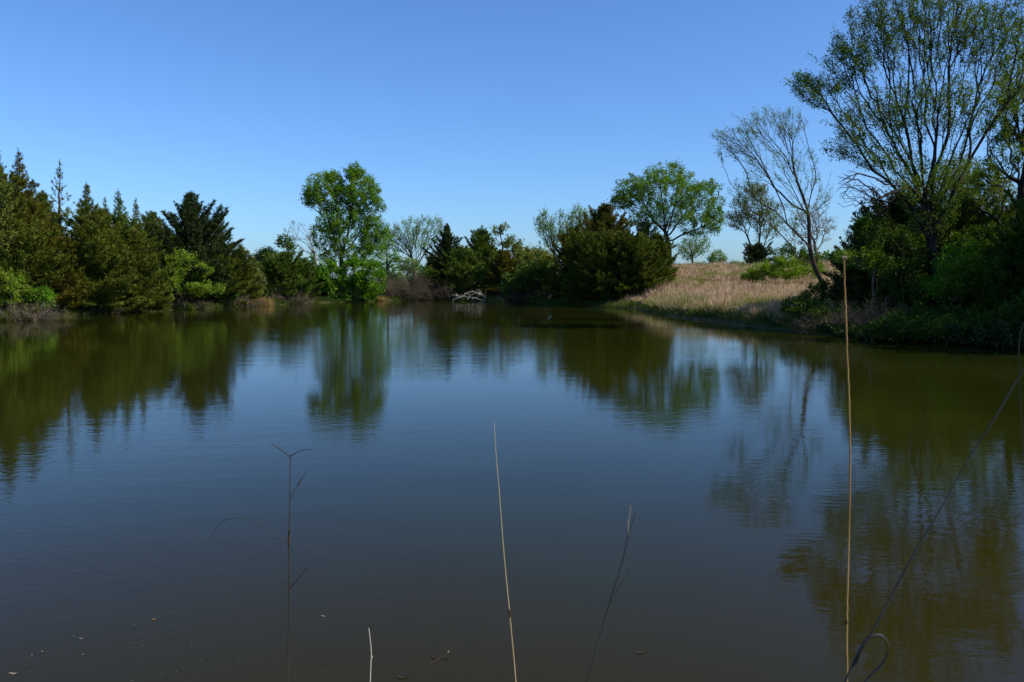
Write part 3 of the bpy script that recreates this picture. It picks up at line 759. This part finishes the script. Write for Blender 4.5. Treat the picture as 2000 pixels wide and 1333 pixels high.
# its drooping bare lower limb belongs to the same tree
s = Skel(); s.line([at(1806, 395, 37.3), at(1770, 362, 36.5), at(1735, 362, 36), at(1705, 348, 35.8), at(1672, 338, 35.6), at(1652, 350, 35.6)], .3, wob=.1)
s.grow(px_env([(1670, 375, 42, 34, 1), (1720, 395, 34, 26, .7), (1655, 355, 26, 22, .5)], 35.8, 260, .1), .3, .22, .35, .14)
s.finish(.085, 2.1, .008); V, Fc = s.mesh(5)
lo = np.array(big.location); mesh_obj("bare_limb", V - lo, Fc, M['bark_dark'], big, smooth=True)

tree("crooked_tree", "thick crooked tree with twisted dark limbs at the right edge", "tree", 40.5, [(2004, 640), (2000, 560), (1996, 480), (1994, 420), (1996, 370), (2004, 330)],
     [(1960, 300, 40, 50, 1), (1990, 230, 36, 60, 1), (1930, 350, 30, 30, .6), (2000, 150, 55, 70, 1.2), (1955, 230, 34, 50, .6), (1900, 390, 24, 18, .3), (2040, 300, 40, 60, .6)],
     .24, 1300, 19000, .09, .22, 'bigleaf', 'bark_dark', limbs=[[(2000, 500), (1966, 455, -.5), (1947, 433, -.8), (1916, 392, -1), (1892, 382, -1.2)], [(1947, 433, -.8), (1958, 405, -1), (1961, 366, -1), (1944, 348, -1.2), (1936, 315, -1)],
     [(1996, 380), (1985, 300, 1), (1970, 240, 1)]], bf=.35, step=.3, curl=.4, wob=.16, rmin=.008, power=2.0)

cedar("dark cedar behind the big tree's trunk on the right bank", 1760, 385, 41.5, 230, 'cedar_dark', nbr=220, sharp=.6, group="dark evergreens of the right thicket", blade=.22, density=.8)
cedar("dark evergreen left of the big trunk, above the brown brush", 1700, 438, 39.5, 150, 'cedar_dark', nbr=150, sharp=.6, group="dark evergreens of the right thicket", blade=.2)
cedar("dark evergreen right of the big trunk, behind the sunlit leaves", 1880, 400, 42, 210, 'cedar_green', nbr=190, sharp=.5, group="dark evergreens of the right thicket", blade=.22, density=.8)
cedar("dark evergreen at the right edge behind the crooked tree", 1990, 400, 43.5, 200, 'cedar_green', nbr=170, sharp=.5, group="dark evergreens of the right thicket", blade=.22, density=.8)
tree("leafy_tree", "olive tree showing green behind the big tree's lower limbs", "tree", 47, [(1870, 600), (1868, 520), (1866, 460)],
     [(1860, 380, 60, 50, 1), (1920, 370, 60, 40, 1), (1880, 330, 40, 30, .5), (1960, 400, 50, 40, .7)], .2, 360, 9000, .13, .4, 'yellowgreen', step=.45)
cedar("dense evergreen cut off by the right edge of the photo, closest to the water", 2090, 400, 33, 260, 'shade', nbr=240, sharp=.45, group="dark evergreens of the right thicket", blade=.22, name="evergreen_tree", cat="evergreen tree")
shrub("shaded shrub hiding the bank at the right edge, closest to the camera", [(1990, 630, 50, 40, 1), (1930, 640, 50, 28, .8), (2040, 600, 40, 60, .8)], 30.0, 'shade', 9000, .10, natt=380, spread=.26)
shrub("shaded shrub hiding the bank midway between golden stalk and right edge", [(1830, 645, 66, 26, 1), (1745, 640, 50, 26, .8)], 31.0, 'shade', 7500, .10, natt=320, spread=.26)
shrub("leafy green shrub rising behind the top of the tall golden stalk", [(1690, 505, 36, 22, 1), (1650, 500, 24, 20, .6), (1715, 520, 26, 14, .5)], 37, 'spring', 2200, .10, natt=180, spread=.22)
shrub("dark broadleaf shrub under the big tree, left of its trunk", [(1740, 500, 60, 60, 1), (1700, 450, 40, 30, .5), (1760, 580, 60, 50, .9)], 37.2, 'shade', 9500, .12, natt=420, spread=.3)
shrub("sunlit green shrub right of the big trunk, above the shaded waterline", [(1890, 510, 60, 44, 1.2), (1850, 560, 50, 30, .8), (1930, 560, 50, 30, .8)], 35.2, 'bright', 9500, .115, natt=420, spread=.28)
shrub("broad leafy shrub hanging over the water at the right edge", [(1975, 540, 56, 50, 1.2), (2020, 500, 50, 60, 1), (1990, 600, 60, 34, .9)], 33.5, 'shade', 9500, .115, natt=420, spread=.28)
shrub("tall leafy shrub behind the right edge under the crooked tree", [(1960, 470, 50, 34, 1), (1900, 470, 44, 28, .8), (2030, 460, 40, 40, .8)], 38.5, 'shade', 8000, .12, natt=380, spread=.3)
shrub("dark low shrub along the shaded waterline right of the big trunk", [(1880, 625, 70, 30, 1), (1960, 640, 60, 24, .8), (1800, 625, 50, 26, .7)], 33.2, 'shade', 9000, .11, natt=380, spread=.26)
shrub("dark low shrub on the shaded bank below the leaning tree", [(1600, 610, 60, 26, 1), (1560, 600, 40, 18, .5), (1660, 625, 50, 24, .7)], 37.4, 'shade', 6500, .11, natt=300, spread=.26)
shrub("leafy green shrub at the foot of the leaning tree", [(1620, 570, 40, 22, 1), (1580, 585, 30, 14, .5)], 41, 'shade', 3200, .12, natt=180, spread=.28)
brush("brown twiggy brush below the golden stalk's top on the right bank", 1650, 1745, 566, 34.5, 60, 'twig_dark', depth=1.2, thick=.008)
brush("bare grey brush at the shaded waterline under the leaning tree", 1540, 1680, 590, 36.6, 90, 'twig_dark', depth=1.0, thick=.008)

# ------------------------------------------------------------------ branch pile in the water
c = at(920, 588, 87.6)
root = empty("branch_pile", (c[0], c[1], 0), "bleached white pile of dead branches lying in the water at the far shore", "branch pile")
s = Skel(); s.add(at(955, 590, 88.4) * [1, 1, 0] - [0, 0, .1], -1)
s.line([s.P[0], at(944, 578, 88.2), at(926, 570, 88)], .2, par=0, wob=.2); s.line([s.P[0], at(925, 582, 87.5), at(900, 580, 87), at(884, 589, 86.8)], .2, par=0, wob=.2)
s.line([at(926, 570, 88), at(912, 572, 87.4), at(897, 584, 87)], .2, wob=.2)
s.grow(px_env([(914, 579, 36, 11, 1), (934, 573, 22, 11, 1)], 87.6, 46, .1, 1.2), .15, .15, .15, .3)
s.finish(.075, 2.1, .026); V, Fc = s.mesh(5)
mesh_obj("branches", V - np.array([c[0], c[1], 0]), Fc, M['driftwood'], root)

# ------------------------------------------------------------------ filling growth nobody could count
def mass(name, label, cat, segs, mat, n, size):
    """low leafy undergrowth behind a shoreline; segs: (px0,px1,D0,D1,ytop)"""
    Vs = []
    tot = sum((q[1] - q[0]) * (700 - q[4]) for q in segs)
    for a, b_, D0, D1, yt in segs:
        m_ = int(n * (b_ - a) * (700 - yt) / tot)
        t_ = rng.random(m_); px = a + (b_ - a) * t_; D_ = D0 + (D1 - D0) * t_ + rng.uniform(-1.5, 1.5, m_) * min(1, size / .22)
        X = (px - CX) / F * D_; g = ground_z(X, D_)
        Ht = 2.5 + (HOR - yt) / F * D_ - g
        Ht = Ht * (.62 + .38 * np.sin(px * .11 + D_) * np.sin(px * .037 + 1))
        z = g + Ht * rng.random(m_) ** .8
        Vs.append(np.stack([X, D_, z], 1))
    P = np.concatenate(Vs); P = P[P[:, 2] > .1]
    k = len(P)
    Lz = size * rng.uniform(.5, 1.3, k)
    V, Fc = blades(P, rand_dirs(k), Lz, Lz * .6)
    o = mesh_obj(name, V, Fc, M[mat]); tag(o, label, cat, kind="stuff")
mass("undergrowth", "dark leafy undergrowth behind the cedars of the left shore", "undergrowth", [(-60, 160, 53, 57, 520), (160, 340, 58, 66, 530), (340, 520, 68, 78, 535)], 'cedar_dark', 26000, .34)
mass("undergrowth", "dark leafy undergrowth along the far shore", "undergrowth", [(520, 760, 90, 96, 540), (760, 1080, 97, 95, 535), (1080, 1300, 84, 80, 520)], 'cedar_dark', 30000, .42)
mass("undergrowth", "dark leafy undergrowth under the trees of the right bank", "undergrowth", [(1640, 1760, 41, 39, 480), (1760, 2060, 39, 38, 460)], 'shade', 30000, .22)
mass("undergrowth", "black-shaded tangle along the waterline of the right bank", "undergrowth", [(1600, 1700, 36.6, 32.9, 632), (1700, 1850, 32.9, 31.0, 628), (1850, 2060, 31.0, 27.5, 622)], 'cedar_dark', 26000, .16)  # dark foliage colour adds to the deep shade at the waterline
mass("far_woods", "thin blue-green line of far woods on the skyline", "woods", [(430, 620, 150, 150, 490), (740, 1080, 160, 160, 500), (1320, 1460, 210, 210, 512), (-100, 430, 120, 140, 495), (1560, 1700, 150, 140, 490)], 'pale', 22000, .8)

# unseen leaf mass, added beyond the right edge to shade the bank
n = 60000; X = rng.uniform(21.5, 38, n); Y_ = rng.uniform(24, 36, n)
ok = X > 21.5 + np.maximum(0, Y_ - 29) * .55; X = X[ok]; Y_ = Y_[ok]
top_ = 8.0 + 2.0 * np.sin(X * .8) * np.cos(Y_ * .7 + 1) + 1.5 * np.sin(X * 2.1 + Y_)
z = .6 + top_ * rng.random(len(X)) ** .8; Lz = rng.uniform(.2, .5, len(X))
V, Fc = blades(np.stack([X, Y_, z], 1), rand_dirs(len(X)), Lz, Lz * .6)
tag(mesh_obj("added_shade_woods", V, Fc, M['shade']), "unseen woods added past the right edge to shade the bank", "woods", kind="stuff")

# ------------------------------------------------------------------ grasses
def grass(name, label, cat, mat, n, region, hmin, hmax, wid, lean=.35):
    out = []
    px0, px1, D0, D1, dmin, dmax = region
    while sum(len(a) for a in out) < n:
        D_ = np.exp(rng.uniform(math.log(D0), math.log(D1), n)); px = rng.uniform(px0, px1, n)
        X = (px - CX) / F * D_; sd_ = pond_sd(X, D_)
        cl = lumps(X * 1.3 + 7, D_ * 1.3)
        ok = (sd_ > dmin) & (sd_ < dmax) & (rng.random(n) < .55 + .45 * cl)
        out.append(np.stack([X[ok], D_[ok]], 1))
    XY = np.concatenate(out)[:n]
    P = np.column_stack([XY, ground_z(XY[:, 0], XY[:, 1]) - .02]); P[:, 2] = np.maximum(P[:, 2], -.02)
    tl = lumps(XY[:, 0] * .6, XY[:, 1] * .6 + 4)
    h_ = rng.uniform(hmin, hmax, n) * (1 + .35 * tl)
    D = norm(np.column_stack([rng.normal(size=(n, 2)) * lean, np.ones(n)]))
    V, Fc = blades(P, D, h_, wid * P[:, 1] / 50 * rng.uniform(.6, 1.4, n), N=np.column_stack([rng.normal(size=n) * .5, -np.ones(n), np.zeros(n)]))
    o = mesh_obj(name, V, Fc, M[mat]); tag(o, label, cat, kind="stuff")
NT = 5200
D_ = np.exp(rng.uniform(math.log(36), math.log(118), NT * 3)); px = rng.uniform(1225, 1760, NT * 3); X = (px - CX) / F * D_
sd_ = pond_sd(X, D_); ok = (sd_ > .5) & (sd_ < 80); X = X[ok][:NT]; D_ = D_[ok][:NT]
NB = 26; m_ = len(X) * NB; ti = np.repeat(np.arange(len(X)), NB)
off = rng.normal(size=(m_, 2)) * .13; hh = np.repeat(rng.uniform(.12, .72, len(X)) * (1 + .5 * lumps(X * .5, D_ * .5)), NB) * rng.uniform(.5, 1.2, m_)
XY = np.stack([X, D_], 1)[ti] + off
P = np.column_stack([XY, ground_z(XY[:, 0], XY[:, 1]) - .03])
Dv = norm(np.column_stack([off * 2.6 + rng.normal(size=(m_, 2)) * .25, np.ones(m_)]))
V1, F1 = blades(P, Dv, hh + .08, .028 * P[:, 1] / 50 * rng.uniform(.5, 1.4, m_))
m_ = 1100; D2 = np.exp(rng.uniform(math.log(46), math.log(116), m_)); D2 = np.where(rng.random(m_) < .4, rng.uniform(98, 112, m_), D2); X2 = (rng.uniform(1260, 1620, m_) - CX) / F * D2
k_ = pond_sd(X2, D2) > 1.0; X2 = X2[k_]; D2 = D2[k_]; m_ = len(X2)
P = np.column_stack([X2, D2, ground_z(X2, D2)])
V2, F2 = blades(P, norm(np.column_stack([rng.normal(size=(m_, 2)) * .12, np.ones(m_)])), rng.uniform(.5, 1.25, m_), .03)
V, Fc = join([(V1, F1), (V2, F2)])
tag(mesh_obj("dry_grass", V, Fc, M['straw']), "tan and reddish dry prairie grass covering the rising field", "grass", kind="stuff")
# green new growth between the dry tussocks
n = 34000; D_ = np.exp(rng.uniform(math.log(36), math.log(115), n * 3)); px = rng.uniform(1235, 1700, n * 3); X = (px - CX) / F * D_
pt_ = np.sin(X * .55 + 2) * np.cos(D_ * .23 + 1.5 * np.sin(X * .3)) + .5 * np.sin(D_ * .9 + X * 1.3)
sd_ = pond_sd(X, D_); ok = (sd_ > .4) & (rng.random(n * 3) < np.clip(pt_ - .1 + .8 * smooth(D_, 82, 100) + 1.2 * np.exp(-sd_ / 1.5), 0.02, 1)); X = X[ok][:n]; D_ = D_[ok][:n]
P = np.column_stack([X, D_, ground_z(X, D_)])
V, Fc = blades(P, norm(np.column_stack([rng.normal(size=(len(X), 2)) * .45, np.ones(len(X))])), rng.uniform(.3, .72, len(X)), .034 * D_ / 50)
tag(mesh_obj("green_grass", V, Fc, M['newgrass']), "patches of green spring grass between the dry tussocks of the field", "grass", kind="stuff")
grass("bank_grass", "short green grass along the foot of the field bank", "grass", 'grass', 20000, (1235, 1700, 30, 68, .05, 1.0), .08, .28, .03, .6)
grass("shore_grass", "dry grass and weeds along the left and far waterline", "grass", 'grass', 34000, (-40, 1240, 42, 98, -.1, 1.3), .15, .5, .035, .6)
c = at(512, 595, 73.6)
root = empty("reed_clump", (c[0], c[1], gz(c[0], c[1])), "orange-brown dry reeds at the tip of the left shore", "reeds")
n = 900; P = np.column_stack([rng.uniform(-1.0, 1.0, n), rng.uniform(-.5, .5, n), np.zeros(n)])
V, Fc = blades(P, norm(np.column_stack([rng.normal(size=(n, 2)) * .12, np.ones(n)])), rng.uniform(.6, 1.5, n), .035)
mesh_obj("blades", V - [0, 0, .4], Fc, M['reed'], root)
for nm, lab, px, D_, sz in (("grass_clump", "yellow dry grass tuft at the waterline below the bright green thicket", 748, 88.5, .8),):
    c = at(px, 590, D_); root = empty(nm, (c[0], c[1], max(gz(c[0], c[1]), 0)), lab, "grass clump")
    n = 160; P = np.column_stack([rng.normal(size=(n, 2)) * .3, np.zeros(n)])
    V, Fc = blades(P, norm(np.column_stack([rng.normal(size=(n, 2)) * .5, np.ones(n)])), rng.uniform(.4, .8, n), .04)
    mesh_obj("blades", V, Fc, M['reed'], root)

# ================================================================== NEAR STALKS
def stalk_mat(name, c1, c2, scale=25):
    m = bark_mat(name, c1, c2, scale, .15)
    for n_ in m.node_tree.nodes:
        if n_.type == 'BSDF_PRINCIPLED': n_.inputs["Roughness"].default_value = .6
    return m
M['gold'] = stalk_mat("golden_stalk", (.26, .13, .035), (.46, .29, .10))
M['straw_stalk'] = stalk_mat("straw_stalk", (.42, .29, .12), (.62, .48, .26))
M['dark_stalk'] = stalk_mat("dark_stalk", (.022, .017, .010), (.06, .042, .022))
M['node'] = stalk_mat("stalk_joint", (.035, .022, .012), (.08, .05, .028))
M['grey_stalk'] = stalk_mat("grey_stalk", (.028, .028, .026), (.070, .068, .060))
M['white_stalk'] = stalk_mat("white_stalk", (.42, .37, .28), (.65, .60, .48))
M['chaff'] = leaf_mat("chaff", [(.30, .26, .20), (.45, .40, .32)], .4)

def pts_at(pl, Y):
    return [at(q[0], q[1], Y + (q[2] if len(q) > 2 else 0)) for q in pl]
def stalk(name, label, cat, pl, Y, w0, w1, mat, wig=.0, part="stem"):
    """pl from tip down to the frame's edge; continues to the bank"""
    P = pts_at(pl, Y)[::-1]
    b_ = P[0] - P[1]; b_ = b_ / abs(b_[2]); k = 0
    g = gz(P[0][0], P[0][1]); foot = P[0] + np.array([b_[0] * .6, b_[1] * .4, -1]) * (P[0][2] - g + .03)
    S = spline(list(np.linspace(foot, P[0], 9)) + P[1:], 10)
    if wig: S[2:-2] += rng.normal(size=(len(S) - 4, 3)) * wig
    root = empty(name, foot, label, cat)
    V, Fc = polytube(S - foot, np.linspace(w0, w1, len(S)), 8)
    mesh_obj(part, V, Fc, M[mat], root, smooth=True)
    return root, foot
def add_line(root, foot, pl, Y, w0, w1, mat, part, ml=8):
    S = spline(pts_at(pl, Y), ml)
    V, Fc = polytube(S - foot, np.interp(np.linspace(0, 1, len(S)), [0, 1], [w0, w1]), 6)
    return mesh_obj(part, V, Fc, M[mat], root, smooth=True)
def add_ribbon(root, foot, pl, Y, wid, mat, part, twist=1.2):
    S = spline(pts_at(pl, Y), 10) - foot; n = len(S); d = norm(np.gradient(S, axis=0))
    u = np.linspace(0, 1, n); wv = wid * np.sin(np.clip(u * .97 + .03, 0, 1) * math.pi) ** .5
    a = u * twist; s1 = norm(np.cross(d, [0, 1., 0.])); s2 = np.cross(s1, d)
    sd_ = s1 * np.cos(a)[:, None] + s2 * np.sin(a)[:, None]; nn = np.cross(d, sd_)
    V = np.concatenate([S + sd_ * wv[:, None] * .5, S + nn * .0006 + nn * wv[:, None] * .12, S - sd_ * wv[:, None] * .5, S - nn * .0006 + nn * wv[:, None] * .12])
    i = np.arange(n - 1); Fc = np.concatenate([np.stack([i + a_ * n, i + 1 + a_ * n, i + 1 + b_ * n, i + b_ * n], -1) for a_, b_ in ((0, 1), (1, 2), (2, 3), (3, 0))])
    return mesh_obj(part, V, Fc, M[mat], root, smooth=True)

# A: dark branched stalk
Y = 2.0; r, f = stalk("branched_stalk", "thin dark stalk with a forked tip and arching leaf in the left foreground", "dead stalk",
    [(567, 890), (566, 960), (565, 1050), (564, 1150), (563, 1250), (562, 1340)], Y, .0021, .0012, 'dark_stalk')
add_line(r, f, [(567, 892), (555, 884), (540, 873), (529, 866)], Y, .0015, .0010, 'dark_stalk', "side_branch")
add_line(r, f, [(567, 892), (580, 884), (595, 879), (609, 879)], Y, .0013, .0006, 'dark_stalk', "side_branch")
add_line(r, f, [(567, 976), (577, 955), (588, 938), (600, 917)], Y, .0010, .0006, 'dark_stalk', "side_branch")
add_line(r, f, [(583, 948), (586, 941), (589, 935)], Y, .0020, .0012, 'dark_stalk', "bud")
add_line(r, f, [(565, 1152), (578, 1136), (590, 1122), (602, 1108)], Y, .0013, .0008, 'dark_stalk', "side_branch")
add_ribbon(r, f, [(562, 1062), (540, 1046), (515, 1028), (485, 1014), (455, 1012), (430, 1024), (408, 1052)], Y, .0032, 'grey_stalk', "leaf")
add_line(r, f, [(565, 1036), (564.6, 1045), (564.4, 1060), (564.2, 1072)], Y, .0032, .0026, 'node', "joint")
# B: straight straw stalk
Y = 1.9; r, f = stalk("straw_stalk", "straight slender straw-coloured stalk tapering to a point, centre foreground", "dead stalk",
    [(965, 824), (969, 890), (975, 960), (984, 1080), (995, 1195), (1008, 1340)], Y, .0026, .0005, 'straw_stalk')
add_line(r, f, [(994.3, 1190), (995, 1196), (996.2, 1206)], Y, .0026, .0024, 'node', "joint")
# C: grey out of focus stem
Y = 1.25; r, f = stalk("grey_stalk", "blurred grey stem with a frayed split tip right of the straw stalk", "dead stalk",
    [(1240, 1003), (1228, 1045), (1212, 1110), (1190, 1180), (1168, 1260), (1147, 1340)], Y, .0018, .0009, 'grey_stalk')
add_line(r, f, [(1228, 1046), (1227, 1025), (1229, 1008), (1232, 988)], Y, .0010, .0007, 'chaff', "frayed_tip")
add_line(r, f, [(1193, 1175), (1208, 1150), (1220, 1128), (1230, 1112)], Y, .0006, .0004, 'grey_stalk', "side_branch")
# D: tall golden stalk
Y = 1.75; r, f = stalk("golden_stalk", "tall golden stalk reaching above the far shoreline, right foreground", "dead stalk",
    [(1648, 503), (1650, 560), (1653, 640), (1655, 700), (1659, 800), (1660, 900), (1659, 1000), (1656, 1120), (1654, 1220), (1654, 1340)], Y, .0027, .0017, 'gold', wig=.0003)
add_line(r, f, [(1653, 1212), (1653, 1219)], Y, .0036, .0036, 'node', "joint", 4)
n = 18; base_ = at(1650, 503, Y) - f
P = base_ + rng.normal(size=(n, 3)) * [.0025, .0025, .003]; V, Fc = blades(P, norm(rand_dirs(n) + [0, 0, .3]), rng.uniform(.003, .007, n), .002)
mesh_obj("seed_tuft", V, Fc, M['chaff'], r)
# E: dark diagonal blade
Y = 1.1; r, f = stalk("dead_stalk", "long dark blade slanting up to the right edge with a curled leaf low down", "grass blade",
    [(2010, 708), (1985, 745), (1940, 822), (1890, 900), (1840, 990), (1805, 1048), (1770, 1110), (1728, 1190), (1690, 1258), (1668, 1300), (1648, 1342)], Y, .0021, .0009, 'grey_stalk')
add_ribbon(r, f, [(1660, 1310), (1680, 1268), (1698, 1245), (1722, 1242), (1735, 1262), (1727, 1290), (1700, 1320), (1682, 1340)], Y, .0050, 'grey_stalk', "curled_leaf", 2.2)
add_line(r, f, [(1672, 1295), (1682, 1272), (1694, 1252)], Y, .0026, .0018, 'dark_stalk', "sheath")
# F: short pale stalk
Y = 2.1; r, f = stalk("pale_stalk", "short pale stalk poking up at the bottom edge, left of centre", "dead stalk",
    [(720, 1227), (723, 1250), (725, 1275), (724, 1305), (723, 1340)], Y, .0022, .0010, 'white_stalk')
add_line(r, f, [(725.5, 1286), (727, 1281)], Y, .0022, .0014, 'white_stalk', "bud", 4)
# G: arched stem at the right edge
Y = 1.3; r, f = stalk("dead_stalk", "faint curved grass stem at the right edge in front of the shaded bank", "grass blade",
    [(2004, 624), (1996, 640), (1991, 665), (1990, 700), (1994, 800), (2006, 1000), (2030, 1340)], Y, .0009, .0005, 'grey_stalk')

# ------------------------------------------------------------------ things afloat
def flake(px, py, L_, W_, label, mat, cat="floating leaf", name="floating_leaf", rot=None, group=None):
    c = on_water(px, py); a = rng.random() * 3.14 if rot is None else rot
    u = np.linspace(0, 1, 6); wv = np.sin(u * math.pi) * W_ * .5
    xs = (u - .5) * L_; zc = .004 + .004 * np.cos(u * 5)
    V = np.concatenate([np.stack([xs, wv, zc + .004], 1), np.stack([xs, 0 * wv, zc], 1), np.stack([xs, -wv, zc + .003], 1)])
    i = np.arange(5); Fc = np.concatenate([np.stack([i, i + 1, i + 7, i + 6], -1), np.stack([i + 6, i + 7, i + 13, i + 12], -1)])
    o = mesh_obj(name, V, Fc, M[mat]); o.location = c; o.rotation_euler = (0, 0, a)
    tag(o, label, cat, group); return o
flake(26, 1317, .050, .014, "longest pale flake floating in the bottom left corner", 'chaff', rot=.3)
flake(84, 1274, .022, .012, "brightest small pale flake afloat near the bottom left corner", 'chaff')
flake(62, 1281, .014, .010, "tiny pale flake just left of the brightest flake", 'chaff')
flake(163, 1280, .020, .011, "small pale flake floating right of the bottom left corner pair", 'chaff')
flake(159, 1249, .028, .013, "right of two dull flakes floating above the bottom left corner", 'grey', rot=.4)
flake(143, 1245, .022, .012, "left of two dull flakes floating above the bottom left corner", 'grey')
flake(300, 1211, .036, .016, "lone brown leaf scrap afloat left of the dark branched stalk", 'reed', rot=1.0)
flake(632, 1205, .040, .016, "faint grey leaf afloat between the branched stalk and the short pale stalk", 'grey', rot=.1)
flake(1252, 1276, .090, .020, "dark narrow leaf afloat right of the blurred grey stem", 'dark_stalk', rot=.3)
flake(786, 1325, .080, .016, "dark curled leaf afloat at the bottom edge right of the short pale stalk", 'dark_stalk', rot=-.1)
c = on_water(856, 1287); root = empty("floating_twig", (c[0], c[1], 0), "small forked twig with a pale bud floating near the bottom centre", "twig")
parts = []
for pl in ([(838, 1302), (851, 1291), (864, 1286)], [(864, 1286), (872, 1288), (878, 1292)], [(851, 1291), (847, 1286), (840, 1284)], [(864, 1286), (872, 1280), (876, 1277)]):
    S = spline([on_water(*q) for q in pl], 5); S[:, 2] = .004 + .003 * np.sin(np.arange(len(S)))
    parts.append(polytube(S - np.array([c[0], c[1], 0]), np.full(len(S), .0022), 5))
V, Fc = join(parts); mesh_obj("twig", V, Fc, M['node'], root)
q = on_water(876, 1277) - np.array([c[0], c[1], 0]); q[2] = .012
V, Fc = blades(np.repeat(q[None], 8, 0), rand_dirs(8) * [1, 1, .4] + [0, 0, .3], .010, .006); mesh_obj("bud", V, Fc, M['chaff'], root)
n = 70; px = np.concatenate([rng.uniform(30, 400, 52), rng.uniform(400, 640, 18)]); py = 1180 + 150 * rng.random(n) ** .7
P = np.array([on_water(a, b_) for a, b_ in zip(px, py)]); P[:, 2] = .003
D = norm(np.column_stack([rng.normal(size=(n, 2)), np.zeros(n)])); Lz = rng.uniform(.004, .012, n)
V, Fc = blades(P, D, Lz, Lz * .7, N=np.tile([0, 0, 1.], (n, 1)))
tag(mesh_obj("floating_specks", V, Fc, M['grey']), "scatter of tiny pale specks floating in the lower left", "floating debris", kind="stuff")
